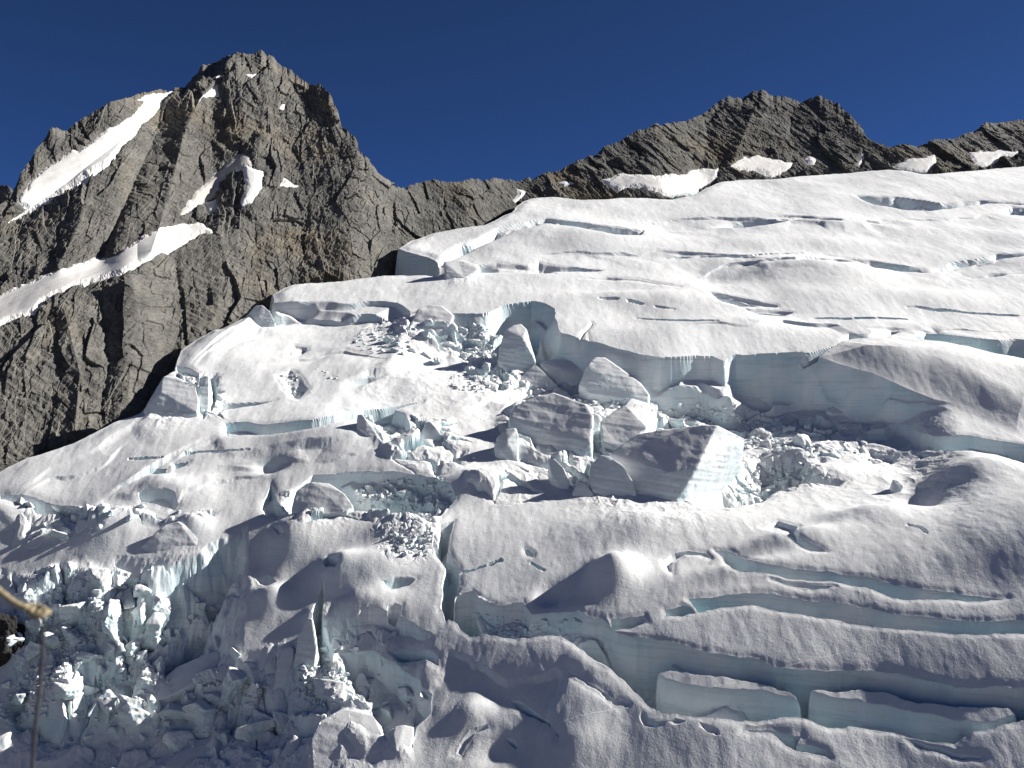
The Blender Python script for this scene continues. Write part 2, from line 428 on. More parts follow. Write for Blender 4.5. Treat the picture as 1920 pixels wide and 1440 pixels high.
chaos([(520, 920), (590, 900), (760, 895), (830, 890), (860, 930), (820, 985), (700, 985), (560, 985)], 8, 6, 2.5, 1.0, 44, edge=6)
chaos([(760, 590), (850, 590), (960, 580), (1010, 600), (1010, 690), (940, 700), (860, 680), (800, 650), (740, 620), (700, 625), (650, 640), (700, 600)], 11, 9, 3.2, 1.5, 45, edge=6)
chaos([(690, 985), (740, 965), (830, 965), (832, 1010), (800, 1060), (740, 1060), (700, 1030)], 3.2, 2.6, 0.7, 0.3, 46, edge=5)
chaos([(590, 1130), (660, 1125), (740, 1140), (790, 1165), (760, 1190), (640, 1215), (590, 1200)], 5, 4, 2.0, 1.0, 47, edge=4)
chaos([(850, 1110), (900, 1120), (1000, 1150), (1100, 1155), (1150, 1185), (1150, 1220), (1080, 1205), (950, 1190), (860, 1180)], 7, 5, 2.6, 1.5, 48, edge=4)
chaos([(1330, 890), (1400, 850), (1500, 850), (1590, 900), (1500, 920), (1400, 945)], 5, 4, 1.2, 0.3, 49, edge=5)
chaos([(420, 1290), (560, 1280), (700, 1330), (790, 1340), (780, 1440), (300, 1440), (0, 1440), (0, 1400), (300, 1385)], 18, 9, 2.6, 2.0, 50, edge=8, rot=-38)
chaos([(480, 1200), (640, 1210), (720, 1250), (700, 1330), (600, 1330), (500, 1300)], 6, 5, 2.2, 1.5, 51, edge=5)
chaos([(1010, 690), (1090, 680), (1230, 760), (1330, 765), (1420, 790), (1400, 850), (1310, 880), (1300, 915), (1190, 915), (1080, 915), (1010, 890), (930, 860), (920, 800), (960, 740)], 13, 9, 3.2, 2.0, 61, edge=8)
chaos([(1360, 770), (1480, 775), (1640, 790), (1640, 840), (1560, 870), (1440, 850), (1390, 830)], 9, 7, 2.0, 1.2, 62, edge=6)
chaos([(640, 760), (720, 770), (860, 780), (900, 860), (830, 900), (740, 880), (690, 830)], 14, 9, 2.4, 1.2, 63, edge=8)
chaos([(330, 690), (420, 700), (430, 790), (300, 790), (240, 800), (270, 770)], 9, 6, 1.8, 1.0, 64, edge=5)
chaos([(860, 880), (1020, 870), (1020, 950), (880, 950)], 16, 10, 2.0, 1.0, 66, edge=8)
chaos([(0, 1060), (250, 1045), (440, 1010), (450, 1100), (420, 1200), (500, 1240), (640, 1290), (600, 1380), (0, 1420)], 24, 16, 6.5, 4.0, 67, edge=8)
chaos([(900, 640), (1010, 660), (1090, 690), (1060, 740), (930, 740), (860, 700)], 8, 6, 2.2, 1.2, 68, edge=5)
ZG += CH

# ---- the margin: beyond this line the ice ends against the rock
MARGIN = [(-200, 960), (0, 879), (54, 850), (104, 833), (137, 821), (183, 800), (208, 787), (258, 771), (300, 736), (306, 705), (333, 690), (336, 655), (362, 633), (400, 614), (417, 612),
          (458, 590), (476, 575), (500, 590), (517, 607), (530, 600), (521, 583), (510, 548), (530, 536), (554, 527), (583, 525), (625, 523), (683, 517), (721, 512), (765, 513), (800, 512), (823, 515), (826, 500), (820, 488), (800, 478), (760, 468), (748, 462),
          (774, 446), (813, 433), (861, 425), (907, 418), (932, 408), (958, 394), (978, 375), (1000, 368), (1036, 366), (1097, 371), (1136, 370), (1162, 367), (1257, 370), (1299, 362), (1345, 340),
          (1391, 334), (1445, 334), (1495, 328), (1578, 322), (1662, 315), (1695, 317), (1732, 324), (1828, 317), (1920, 309), (2080, 300)]
def apply_margin():
    top = [(2200, 255), (-300, 255)]
    q1 = trace(MARGIN, step=10)
    far = np.array([[1.4 * 900, 900.0], [1.4 * 900, 1800.0], [-1.4 * 900, 1800.0], [-1.4 * 300, 300.0]])
    P = np.vstack([q1[:, 2:4], far])
    wx, wy = XG + 0.7 * (WX - XG), YG + 0.7 * (WY - YG)
    d = np.full(wx.shape, 1e9)
    L = q1[:, 2:4]
    for i in range(len(L) - 1):
        s = q1[i:i + 2]; sl = window(s, 26)
        dd = dist_line(wx[sl], wy[sl], L[i:i + 2]); d[sl] = np.minimum(d[sl], dd)
    ins = inside(wx, wy, P)
    sd = np.where(ins, d, -d)
    ZG[...] += np.where(ins, -34.0 * sstep(0, 6.0, sd) - 0.9 * np.clip(sd, 0, 60), 0) - 1.4 * np.exp(-(d / 4.5) ** 2)
    return ins, q1
OUT, MQ = apply_margin()
ZS = ZG.copy()                      # the snow surface before crevasses are cut

# ---- crevasses: each outline is upper lip then lower lip; inside it the ice is cut down
def hole(pts, depth, w=0.9, floor=0.5, seed=61, warp=0.6, pad=3.0, lift=0.0):
    sl, sd = poly_sd(pts, ZS, lift, pad, warp)
    f = fbm(XG[sl], YG[sl], 9, 3, seed) * floor
    if w < 2.0: drop = wall_profile(XG[sl], YG[sl], np.maximum(sd, 0), 0.7 * w, seed + 11)
    else: drop = sstep(0, w, sd)
    ZG[sl] = np.minimum(ZG[sl], ZS[sl] - (depth + f) * drop - 0.3 * np.exp(-(sd / 1.2) ** 2))
def fin(pts, lift, w=0.8, crown=0.0):
    """a wall of ice left standing inside a crevasse"""
    sl, sd = poly_sd(pts, ZS, lift, 3.0, 0.6)
    top = ZS[sl] + lift + crown * np.clip(sd, 0, 3)
    ZG[sl] = np.where(sd > -w, np.maximum(ZG[sl], ZG[sl] + (top - ZG[sl]) * sstep(-w, w * 0.3, sd)), ZG[sl])
def crack(pts, width, depth=4.0):
    q = trace(pts, ZS, step=10); sl = window(q, 4)
    d, s, qq = dist_line(WX[sl], WY[sl], q[:, 2:4], False, True)
    n = len(q) - 1; width = max(width, 1.7 * float(np.median(np.diff(YG[sl][:, 0]))))
    taper = np.clip(np.minimum(qq, n - qq) / max(1, 0.25 * n), 0.12, 1)
    gate = np.clip(fbm(XG[sl], YG[sl], 12, 2, 77) * 1.2 + 0.75, 0.0, 1)
    ZG[sl] -= depth * taper * gate * (1 - sstep(width * 0.35, width, d))

# far slope
hole([(1600, 366), (1637, 367), (1678, 368), (1724, 374), (1762, 380), (1803, 376), (1837, 374), (1882, 376), (1912, 379), (1935, 379), (1935, 383), (1912, 383), (1882, 381), (1849, 380), (1820, 385), (1803, 388), (1745, 395), (1695, 392), (1637, 383)], 14, 1.5)
hole([(823, 484), (855, 458), (900, 442), (932, 426), (968, 418), (1023, 409), (1071, 414), (1120, 420), (1158, 424), (1210, 431), (1204, 440), (1152, 438), (1107, 429), (1071, 423), (1023, 418), (974, 429), (939, 445), (894, 465), (852, 486), (830, 500), (822, 498)], 9, 1.4, 2.5)
hole([(1328, 427), (1370, 416), (1453, 401), (1520, 405), (1578, 409), (1578, 412), (1510, 410), (1437, 420), (1391, 427), (1353, 426)], 5, 1.5, 1.5)
hole([(1545, 478), (1599, 483), (1641, 488), (1703, 497), (1737, 499), (1778, 490), (1828, 484), (1866, 475), (1930, 474), (1930, 478), (1853, 489), (1812, 498), (1778, 505), (1737, 511), (1682, 507), (1641, 498), (1599, 487)], 9, 1.5, 1.5)
hole([(1812, 519), (1850, 512), (1930, 506), (1930, 512), (1820, 522)], 5)
hole([(1865, 391), (1895, 386), (1930, 388), (1930, 404), (1890, 402)], 6, 1.2, 2)
hole([(1090, 522), (1137, 519), (1195, 521), (1237, 530), (1276, 536), (1276, 538), (1233, 534), (1195, 528), (1137, 524)], 5)
hole([(895, 497), (930, 490), (990, 497), (1010, 492), (1060, 499), (1130, 506), (1125, 508), (1060, 509), (1010, 512), (930, 511), (900, 511)], 7, 1.0, 1.0)
hole([(990, 497), (1010, 490), (1030, 497), (1040, 512), (1005, 512)], 9)
hole([(1328, 546), (1353, 550), (1395, 558), (1457, 571), (1457, 575), (1387, 574), (1345, 564)], 6, 1.0, 1.5)
hole([(1395, 577), (1440, 579), (1487, 585), (1466, 591), (1420, 588)], 5)
hole([(1690, 621), (1640, 622), (1592, 626), (1578, 639), (1607, 633), (1658, 633)], 6)
hole([(1700, 632), (1733, 624), (1768, 626), (1817, 631), (1849, 634), (1888, 636), (1935, 636), (1935, 676), (1920, 671), (1881, 663), (1855, 658), (1817, 647), (1768, 639), (1717, 635)], 18, 1.2)
for pts, w in [([(1120, 556), (1180, 565), (1260, 578)], 1.0), ([(1195, 596), (1260, 600), (1340, 600)], 1.2), ([(1500, 599), (1600, 596), (1720, 597)], 0.9), ([(1700, 574), (1800, 585), (1930, 592)], 1.0),
               ([(1250, 486), (1400, 478), (1500, 474)], 0.8), ([(1120, 1300), (1182, 1331), (1245, 1352), (1349, 1360)], 0.9),
               ([(863, 1066), (930, 1050), (1000, 1056), (1030, 1066)], 0.6), ([(240, 862), (330, 855), (400, 842), (470, 838)], 0.6), ([(560, 845), (590, 838)], 0.5), ([(1740, 1000), (1700, 985)], 0.7)]:
    crack(pts, w)
# middle left
hole([(421, 793), (500, 792), (583, 785), (646, 775), (708, 765), (771, 756), (792, 754), (762, 761), (708, 775), (650, 787), (604, 798), (542, 808), (500, 812), (423, 812), (418, 800)], 11, 0.9)
hole([(388, 706), (402, 704), (408, 715), (410, 733), (404, 760), (398, 770), (391, 766), (388, 740)], 12, 0.6)
hole([(333, 685), (352, 688), (372, 697), (374, 720), (352, 708), (338, 700)], 6, 0.8)
hole([(410, 757), (450, 753), (517, 747), (480, 757), (440, 764), (412, 767)], 5, 0.6)
hole([(519, 702), (532, 696), (545, 692), (556, 698), (567, 705), (582, 727), (560, 746), (543, 742), (530, 722), (522, 712)], 4.5, 0.7, 3.0)
hole([(279, 878), (316, 877), (316, 886), (280, 887)], 5, 0.5)
hole([(329, 868), (358, 864), (352, 872), (332, 878)], 4, 0.5)
hole([(655, 713), (690, 706), (724, 703), (715, 711), (670, 722)], 3.5, 1.0)
hole([(538, 660), (552, 646), (578, 650), (580, 657), (560, 668), (545, 668)], 3.0, 0.8)
hole([(700, 778), (730, 765), (760, 775), (770, 800), (750, 815), (720, 830), (705, 800)], 7, 0.9, 2)
hole([(262, 925), (280, 915), (310, 912), (330, 920), (336, 940), (328, 952), (300, 945), (268, 942)], 10, 0.9, 1)
hole([(0, 928), (60, 932), (110, 946), (170, 950), (172, 960), (120, 966), (70, 960), (50, 942), (0, 940)], 8, 0.7, 2)
# the broken bowl left of centre
hole([(532, 940), (556, 912), (588, 889), (637, 887), (700, 886), (740, 880), (790, 886), (850, 902), (858, 930), (830, 962), (790, 962), (720, 955), (690, 957), (650, 962), (580, 958), (545, 962)], 14, 0.9, 4)
hole([(488, 950), (507, 905), (520, 930), (540, 962), (520, 975), (497, 965)], 8, 0.8, 3)
# long upright crevasse and its neighbour
hole([(829, 978), (851, 976), (845, 1003), (842, 1032), (862, 1062), (863, 1094), (850, 1120), (848, 1150), (834, 1166), (826, 1130), (829, 1086), (832, 1062), (815, 1028), (811, 1010), (822, 1016)], 19, 0.7)
hole([(470, 1085), (500, 1080), (520, 1090), (500, 1100), (478, 1098)], 2.5, 2.5)
hole([(604, 1082), (608, 1140), (612, 1165), (632, 1210), (625, 1245), (600, 1248), (592, 1215), (592, 1190), (587, 1142)], 20, 0.7)
hole([(607, 1050), (616, 1040), (630, 1042), (634, 1052), (625, 1066), (611, 1062)], 5, 0.7)
hole([(716, 1083), (735, 1076), (765, 1075), (778, 1080), (765, 1095), (735, 1098)], 4, 1.8)
hole([(728, 1130), (742, 1122), (756, 1128), (757, 1145), (745, 1156), (732, 1148)], 5, 0.7)
hole([(508, 990), (525, 985), (537, 1003), (520, 1008), (513, 1000)], 3, 1.0)
hole([(738, 1218), (760, 1214), (800, 1218), (822, 1232), (824, 1252), (800, 1243), (770, 1240), (745, 1238)], 8, 0.7)
hole([(640, 1218), (690, 1212), (723, 1228), (745, 1245), (762, 1266), (790, 1288), (813, 1302), (806, 1337), (784, 1362), (774, 1402), (764, 1368), (735, 1362), (728, 1382), (700, 1342), (690, 1312), (665, 1292), (650, 1255)], 19, 0.8, 4)
# moat above the near dome, running into the great trench
hole([(838, 1160), (850, 1122), (885, 1106), (905, 1130), (945, 1134), (985, 1124), (1000, 1150), (1050, 1150), (1090, 1152), (1130, 1165), (1160, 1192), (1224, 1202), (1287, 1210), (1349, 1218), (1403, 1231), (1445, 1243), (1516, 1254),
      (1578, 1257), (1641, 1257), (1703, 1264), (1745, 1275), (1787, 1285), (1849, 1289), (1960, 1294), (1960, 1350), (1907, 1358), (1862, 1364), (1828, 1366), (1795, 1391), (1753, 1389), (1712, 1377), (1662, 1364), (1599, 1360),
      (1541, 1358), (1520, 1352), (1482, 1345), (1453, 1350), (1420, 1352), (1387, 1343), (1357, 1337), (1308, 1340), (1262, 1337), (1224, 1322), (1187, 1302), (1166, 1277), (1127, 1247), (1085, 1215), (1053, 1190), (1000, 1195), (955, 1191), (880, 1194)], 17, 0.9, 2.0)
fin([(1232, 1266), (1257, 1259), (1320, 1258), (1353, 1264), (1403, 1277), (1453, 1284), (1476, 1294), (1496, 1314), (1468, 1303), (1440, 1296), (1387, 1291), (1337, 1286), (1287, 1280), (1245, 1273)], -1.4)
fin([(1512, 1294), (1537, 1291), (1578, 1293), (1616, 1291), (1653, 1290), (1691, 1304), (1724, 1312), (1787, 1318), (1849, 1322), (1895, 1330), (1912, 1346), (1870, 1354), (1787, 1346), (1745, 1336), (1703, 1327), (1641, 1317), (1578, 1306), (1524, 1300)], -1.0)
fin([(985, 1126), (1040, 1128), (1082, 1142), (1088, 1150), (1040, 1150), (1004, 1160)], -4.0)
# lower right
hole([(1341, 1033), (1362, 1033), (1387, 1045), (1437, 1058), (1495, 1066), (1578, 1075), (1662, 1089), (1745, 1106), (1828, 1120), (1882, 1125), (1828, 1129), (1787, 1127), (1703, 1120), (1620, 1104), (1557, 1091), (1495, 1085), (1432, 1076), (1387, 1075), (1370, 1066), (1357, 1047)], 10, 0.8)
hole([(1445, 1088), (1500, 1092), (1562, 1100), (1550, 1103), (1500, 1101)], 3, 0.6)
hole([(1291, 1120), (1328, 1118), (1391, 1115), (1453, 1116), (1516, 1125), (1578, 1133), (1662, 1147), (1745, 1160), (1828, 1166), (1950, 1166), (1950, 1192), (1870, 1190), (1787, 1191), (1703, 1183), (1620, 1172), (1537, 1160), (1474, 1147), (1412, 1139), (1345, 1139), (1308, 1144), (1297, 1131)], 13, 0.8)
hole([(1244, 1139), (1278, 1132), (1292, 1134), (1302, 1145), (1278, 1151), (1246, 1150)], 8, 0.6)
hole([(1143, 1162), (1170, 1158), (1203, 1152), (1208, 1166), (1182, 1178), (1146, 1180)], 9, 0.6)
hole([(1245, 1050), (1262, 1036), (1290, 1032), (1320, 1038), (1330, 1050), (1310, 1042), (1280, 1042), (1262, 1056), (1262, 1075), (1254, 1070)], 2.5, 0.8)
hole([(1395, 1359), (1432, 1369), (1474, 1378), (1503, 1382), (1497, 1396), (1545, 1409), (1550, 1420), (1507, 1415), (1474, 1398), (1453, 1379), (1412, 1367)], 5, 0.6)
hole([(1699, 1380), (1737, 1392), (1787, 1405), (1849, 1419), (1840, 1424), (1787, 1419), (1730, 1402)], 4, 0.6)
hole([(957, 1304), (973, 1307), (1003, 1330), (1037, 1357), (1040, 1366), (1020, 1357), (1003, 1347), (967, 1327)], 5, 0.7)
hole([(1047, 1368), (1057, 1372), (1056, 1382), (1049, 1380)], 2.5, 0.5)
hole([(943, 1388), (958, 1390), (968, 1398), (964, 1407), (950, 1400)], 2.5, 0.6)
hole([(1057, 1250), (1080, 1257), (1127, 1297), (1170, 1327), (1160, 1326), (1123, 1304), (1080, 1270), (1062, 1260)], 2.2, 0.8)
hole([(850, 1418), (862, 1395), (877, 1376), (900, 1362), (913, 1355), (915, 1366), (890, 1380), (875, 1397), (862, 1420)], 2.0, 1.5)
hole([(980, 1030), (988, 1028), (1000, 1037), (998, 1043), (985, 1040)], 2.2, 0.8)
hole([(1430, 985), (1460, 975), (1490, 985), (1500, 1000), (1540, 1020), (1550, 1032), (1520, 1030), (1490, 1012), (1470, 1000)], 2.5, 1.2)
hole([(1306, 942), (1316, 912), (1340, 893), (1370, 872), (1420, 850), (1470, 848), (1510, 855), (1538, 882), (1592, 900), (1580, 914), (1520, 906), (1480, 916), (1430, 940), (1370, 955), (1315, 952)], 9, 9.0, 2.5)
# right of centre
hole([(1623, 808), (1655, 802), (1684, 789), (1700, 792), (1726, 808), (1752, 816), (1804, 813), (1849, 820), (1935, 834), (1935, 874), (1920, 868), (1865, 850), (1817, 842), (1752, 842), (1687, 841), (1636, 831), (1600, 818)], 15, 1.0)
hole([(1500, 790), (1540, 786), (1600, 785), (1640, 786), (1640, 806), (1600, 815), (1560, 812), (1520, 808)], 4, 0.8, 1.5)
hole([(1604, 838), (1660, 840), (1690, 850), (1675, 868), (1640, 870), (1615, 858)], 2.0, 3.0, 3.0)
hole([(1720, 851), (1731, 849), (1750, 853), (1725, 860)], 3, 0.6)
# notches through the lip of the upper terrace
hole([(1106, 603), (1109, 607), (1100, 622), (1095, 640), (1093, 668), (1087, 668), (1086, 638), (1094, 620)], 12, 0.5, lift=0)
hole([(1103, 623), (1107, 630), (1110, 650), (1115, 668), (1111, 668), (1106, 648)], 9, 0.4)
hole([(1581, 638), (1560, 648), (1520, 660), (1498, 680), (1510, 690), (1534, 671), (1556, 652)], 16, 0.8)

# grain of the surface
steep_d = np.abs(np.gradient(ZG, axis=0)) > 1.2
ZG += 0.11 * fbm(XG, YG * 0.5, 5.5, 3, 71)

# the glacier as one sheet
# ---------------------------------------------------------------- rock walls
FOOT = np.array([(-400, 1000), (-200, 960), (0, 879), (104, 833), (183, 800), (258, 771), (306, 705), (340, 650), (417, 612), (470, 580), (520, 550), (583, 525), (683, 517), (748, 472), (813, 433),
                 (907, 418), (978, 375), (1097, 371), (1257, 370), (1345, 342), (1445, 335), (1578, 323), (1732, 324), (1920, 309), (2300, 296)], float)
SKY = np.array([(-400, 620), (-150, 500), (-40, 420), (0, 385), (19, 370), (42, 320), (67, 287), (90, 260), (98, 241), (108, 246), (121, 247), (142, 227), (175, 214), (208, 193), (242, 183), (267, 173), (300, 172), (317, 169), (348, 164), (367, 143), (381, 122),
                (417, 112), (430, 103), (440, 100), (471, 100), (490, 97), (512, 106), (527, 122), (554, 141), (579, 160), (600, 159), (617, 172), (631, 206), (635, 227), (650, 243), (671, 264), (669, 277), (692, 300), (708, 327), (737, 343), (748, 356),
                (797, 339), (852, 340), (881, 337), (923, 336), (955, 337), (968, 342), (991, 336), (1003, 337), (1026, 323), (1055, 320), (1081, 305), (1116, 290), (1133, 274), (1158, 265), (1178, 252), (1217, 242), (1255, 232), (1294, 224), (1320, 211),
                (1345, 192), (1366, 184), (1391, 188), (1412, 174), (1428, 171), (1449, 182), (1482, 184), (1499, 192), (1520, 187), (1541, 185), (1562, 195), (1574, 199), (1595, 215), (1612, 240), (1632, 263), (1670, 276), (1703, 270), (1724, 274), (1745, 265),
                (1787, 261), (1828, 247), (1849, 234), (1891, 228), (1920, 224), (2000, 215), (2300, 250)], float)
PATCH = {  # outlines of the snow lying on the rock
 'ramp': [(-260, 640), (-120, 585), (0, 547), (54, 527), (112, 504), (175, 483), (200, 481), (233, 464), (271, 439), (300, 425), (354, 416), (381, 413), (404, 432), (375, 441), (346, 456), (317, 472), (267, 493), (200, 522), (137, 537), (92, 560), (58, 589), (21, 602), (0, 612), (-120, 665), (-260, 720)],
 'couloir': [(17, 416), (54, 393), (28, 380), (46, 352), (83, 314), (135, 277), (143, 281), (196, 243), (233, 225), (258, 210), (273, 189), (242, 187), (287, 176), (317, 170), (333, 170), (308, 189), (300, 204), (275, 222), (250, 256), (200, 306), (137, 347), (75, 389)],
 'shoulder': [(373, 187), (392, 168), (408, 154), (411, 178), (396, 178)],
 'summit': [(396, 147), (420, 137), (437, 124), (434, 134), (410, 146)],
 'speck': [(460, 139), (480, 135), (474, 143)],
 'streak': [(340, 405), (342, 390), (365, 362), (417, 310), (456, 283), (470, 290), (475, 314), (445, 318), (425, 327), (400, 368), (367, 389), (350, 402)],
 'tongue': [(456, 300), (475, 312), (496, 320), (492, 352), (472, 378), (455, 382), (450, 375), (462, 347), (456, 325)],
 'lump': [(383, 374), (405, 371), (408, 385), (398, 404), (386, 398)],
 'wedge': [(524, 348), (533, 332), (548, 343), (563, 347), (540, 350)],
 'chip': [(523, 205), (528, 194), (537, 193), (535, 205)],
 'apron': [(1128, 334), (1170, 322), (1230, 328), (1245, 330), (1300, 318), (1349, 310), (1345, 332), (1325, 350), (1299, 368), (1262, 372), (1232, 358), (1190, 352), (1160, 358), (1135, 345)],
 'shelf': [(1366, 309), (1395, 292), (1449, 297), (1491, 303), (1482, 317), (1445, 334), (1420, 322), (1387, 320)],
 'nick': [(1507, 297), (1520, 290), (1532, 299), (1526, 309), (1512, 307)],
 'sliver': [(1605, 309), (1616, 284), (1624, 288), (1612, 312)],
 'pocket': [(1670, 312), (1703, 297), (1753, 288), (1757, 301), (1737, 328), (1700, 322)],
 'saddle': [(1820, 284), (1878, 280), (1912, 278), (1914, 288), (1878, 297), (1845, 315), (1825, 306)],
 'gap': [(965, 349), (987, 357), (981, 368), (968, 380), (958, 374), (970, 362)],
 'pad': [(1041, 339), (1062, 336), (1075, 343), (1058, 350)],
}
RIBS = [  # crest or gully lines of the face: outward metres, half width in pixels
 ([(430, 108), (372, 190), (345, 250), (325, 330), (300, 420), (285, 470)], 24, 60), ([(600, 160), (640, 260), (690, 310), (740, 350)], 2, 40),
 ([(480, 240), (430, 320), (370, 390), (350, 420)], -9, 40), ([(320, 175), (230, 260), (130, 340), (30, 410)], -8, 30),
 ([(310, 215), (262, 320), (218, 420), (190, 480)], -18, 42), ([(170, 330), (150, 420), (110, 500)], 8, 40), ([(500, 120), (490, 250), (470, 380), (520, 480)], 9, 90),
 ([(410, 430), (430, 520), (400, 600)], 5, 50), ([(240, 520), (260, 620), (240, 740)], 6, 40), ([(120, 580), (150, 700), (140, 800)], 6, 45), ([(190, 560), (205, 680), (190, 780)], -7, 30), ([(330, 500), (345, 600), (310, 690)], -6, 30),
 ([(1428, 171), (1400, 240), (1370, 310)], 12, 40), ([(1320, 215), (1330, 270), (1310, 320)], -9, 35), ([(1541, 190), (1560, 250), (1580, 310)], 9, 45), ([(1490, 192), (1480, 250), (1500, 300)], -8, 30), ([(1660, 280), (1655, 310)], -5, 25), ([(860, 345), (880, 400)], 5, 40), ([(800, 350), (830, 420)], -4, 30)]

def line_px(x, y, L):
    best = np.full(x.shape, 1e9)
    for (x1, y1), (x2, y2) in zip(L[:-1], L[1:]):
        ex, ey = x2 - x1, y2 - y1
        t = np.clip(((x - x1) * ex + (y - y1) * ey) / (ex * ex + ey * ey), 0, 1)
        best = np.minimum(best, np.hypot(x - x1 - t * ex, y - y1 - t * ey))
    return best
def smooth1(a, k):
    w = np.hanning(k); w /= w.sum()
    return np.convolve(np.pad(a, k // 2, mode='edge'), w, mode='valid')[:len(a)]

def rock_mesh(px0, px1, foot, skyl, yfoot_fn, dens=0.85, rows=620, seed=100):
    px = np.linspace(px0, px1, int((px1 - px0) * dens))
    pf = np.interp(px, foot[:, 0], foot[:, 1]); ps = np.interp(px, skyl[:, 0], skyl[:, 1])
    ps = ps + 2.6 * fbm(px, px * 0 + 3.3, 26, 4, seed + 1, 0.6) + 3.2 * (0.35 - np.abs(fbm(px, px * 0 + 9.3, 13, 3, seed + 2)))
    yf = yfoot_fn(px, pf)
    s = np.linspace(0, 1, rows)
    psm = smooth1(ps, 161)
    py = (pf + 90)[None, :] + (psm - pf - 90)[None, :] * s[:, None]
    ps_row = (ps - psm)[None, :] * sstep(0.93, 1.0, s)[:, None]
    PX = np.repeat(px[None, :], rows, 0)
    t = (720 - py) / FPX
    tb = 1.28 + 0 * t
    rmid = np.interp(PX, [-260, 0, 100, 200, 300, 400, 470], [690, 580, 535, 503, 450, 425, 420])
    led = np.exp(-((py - rmid) / 34) ** 2) * (1 - sstep(400, 470, PX)) * (PX < 600)
    tb = tb - 0.65 * led
    tb = tb - 0.25 * sstep(700, 900, PX)
    dt = np.diff(t, axis=0)
    ln = np.vstack([np.zeros(len(px)), np.cumsum(sstep(-3, 9, pf[None, :] - py[1:]) * dt / np.maximum(0.25, tb[1:] - t[1:]), 0)])
    Y = yf[None, :] * np.exp(ln)
    py = py + ps_row; t = (720 - py) / FPX
    for r in range(0, rows):                     # soften the foot line's jumps along the wall
        Y[r] = smooth1(Y[r], 61)
    return px, py, PX, t, Y, pf, ps
def outward(X, Y, Z):
    p = np.stack([X, Y, Z], -1)
    n = np.cross(np.gradient(p, axis=1), np.gradient(p, axis=0))
    n /= np.linalg.norm(n, axis=2, keepdims=True) + 1e-12
    return p, n * np.where(n[..., 1:2] > 0, -1, 1)
def rock_relief(X, Z, PX, py, seed, shear=0.35, k=1.0):
    wx = X + 1.3 * fbm(X, Z, 30, 3, seed); wz = Z + 1.3 * fbm(X, Z, 30, 3, seed + 5)
    a = wx + shear * wz; b = wz - 0.25 * wx
    d = 2.8 * facets(a, b, 24, 52, seed + 11, 1.4, 0.12) + 1.25 * facets(a, b, 9, 21, seed + 12, 1.3, 0.16)
    d += 0.62 * facets(a, b * 0.8 + 0.3 * a, 3.9, 7.5, seed + 13, 1.3, 0.3) + 0.36 * facets(a - 0.4 * b, b, 1.7, 2.6, seed + 14, 1.2, 0.6)
    s_ = wz + 0.55 * wx + 6 * fbm(X, Z, 60, 2, seed + 21)                # bedding steps running down to the right
    d += 0.9 * (np.abs(((s_ / 11.0) % 1.0) - 0.3) - 0.3) * sstep(-0.2, 0.5, fbm(X, Z, 45, 2, seed + 22))
    d += 0.45 * (np.abs(((s_ / 3.7 + 0.8 * fbm(X, Z, 25, 2, seed + 24)) % 1.0) - 0.3) - 0.3) * sstep(-0.3, 0.4, fbm(X, Z, 30, 2, seed + 23))
    d += 0.9 * fbm(wx, wz, 40, 3, seed + 15, ridged=True)
    return d * k
def sd_px(PX, py, P, wob=2.0, seed=7):
    wx = PX + wob * fbm(PX, py, 20, 5, seed, 0.65); wy = py + wob * fbm(PX, py, 20, 5, seed + 3, 0.65)
    d = np.full(PX.shape, 1e9)
    for i in range(len(P)):
        d = np.minimum(d, line_px(wx, wy, [P[i], P[(i + 1) % len(P)]]))
    return np.where(inside(wx, wy, np.array(P, float)), d, -d)

def yfoot_main(px, pf):
    y = ybase((720 - pf) / FPX) * 1.02 + 6
    k = 81
    m = np.array([y[max(0, i - 12):i + 13].max() for i in range(len(y))])
    return smooth1(m, k)
px, py, PX, t, Y, pf, ps = rock_mesh(-380, 2280, FOOT, SKY, yfoot_main)
X, Z = Y * (PX - 960) / FPX, t * Y
base, nrm = outward(X, Y, Z)
for c in range(3):                                # smooth normals a little
    pass
rib = np.zeros_like(X)
for L, amp, w in RIBS:
    rib += 0.62 * amp * np.exp(-line_px(PX, py, L) / w * 1.6)
edge = sstep(0, 26, py - ps[None, :])              # the crest itself stays where it was traced
rib *= edge
right = sstep(760, 900, PX)
D = rock_relief(X, Z, PX, py, 201, 0.25) * (1 - right) + right * rock_relief(X, Z, PX, py, 231, 0.75, 0.85)
D *= 0.5 + 0.5 * edge
sight = np.stack([(PX - 960) / FPX, np.ones_like(PX), t], -1)
smoothb = base - sight * rib[..., None]            # ribs stand out of the face towards the open side
_, nrm = outward(smoothb[..., 0], smoothb[..., 1], smoothb[..., 2])
sds = {n: None for n in PATCH}
flat = np.zeros_like(X)
for n, P in PATCH.items():
    xs = [p[0] for p in P]; ys = [p[1] for p in P]
    c0, c1 = np.searchsorted(px, min(xs) - 22), np.searchsorted(px, max(xs) + 22)
    m = (py[:, c0:c1] > min(ys) - 22) & (py[:, c0:c1] < max(ys) + 22)
    rr = np.where(m.any(1))[0]; sl = (slice(rr[0], rr[-1] + 1), slice(c0, c1))
    small = (max(xs) - min(xs)) < 90
    sd = sd_px(PX[sl], py[sl], P, 1.6 if small else 2.6)
    sds[n] = (sl, sd)
    flat[sl] = np.maximum(flat[sl], sstep(-5, 4, sd))
D = D * (1 - 0.86 * flat) - 0.95 * flat
nback = 7
disp = smoothb + nrm * D[..., None]
top = disp[-1]
back = np.stack([top + np.array([0, 9.0 * (i + 1) ** 1.3, -5.0 * (i + 1) ** 1.5])[None, :] + (np.stack([0 * top[:, 0], 0 * top[:, 0], 1.5 * fbm(top[:, 0], top[:, 1] + 40 * i, 15, 3, 300)], -1) if i else 0) for i in range(nback)])
full = np.concatenate([disp, back], 0)
nr = full.shape[0]
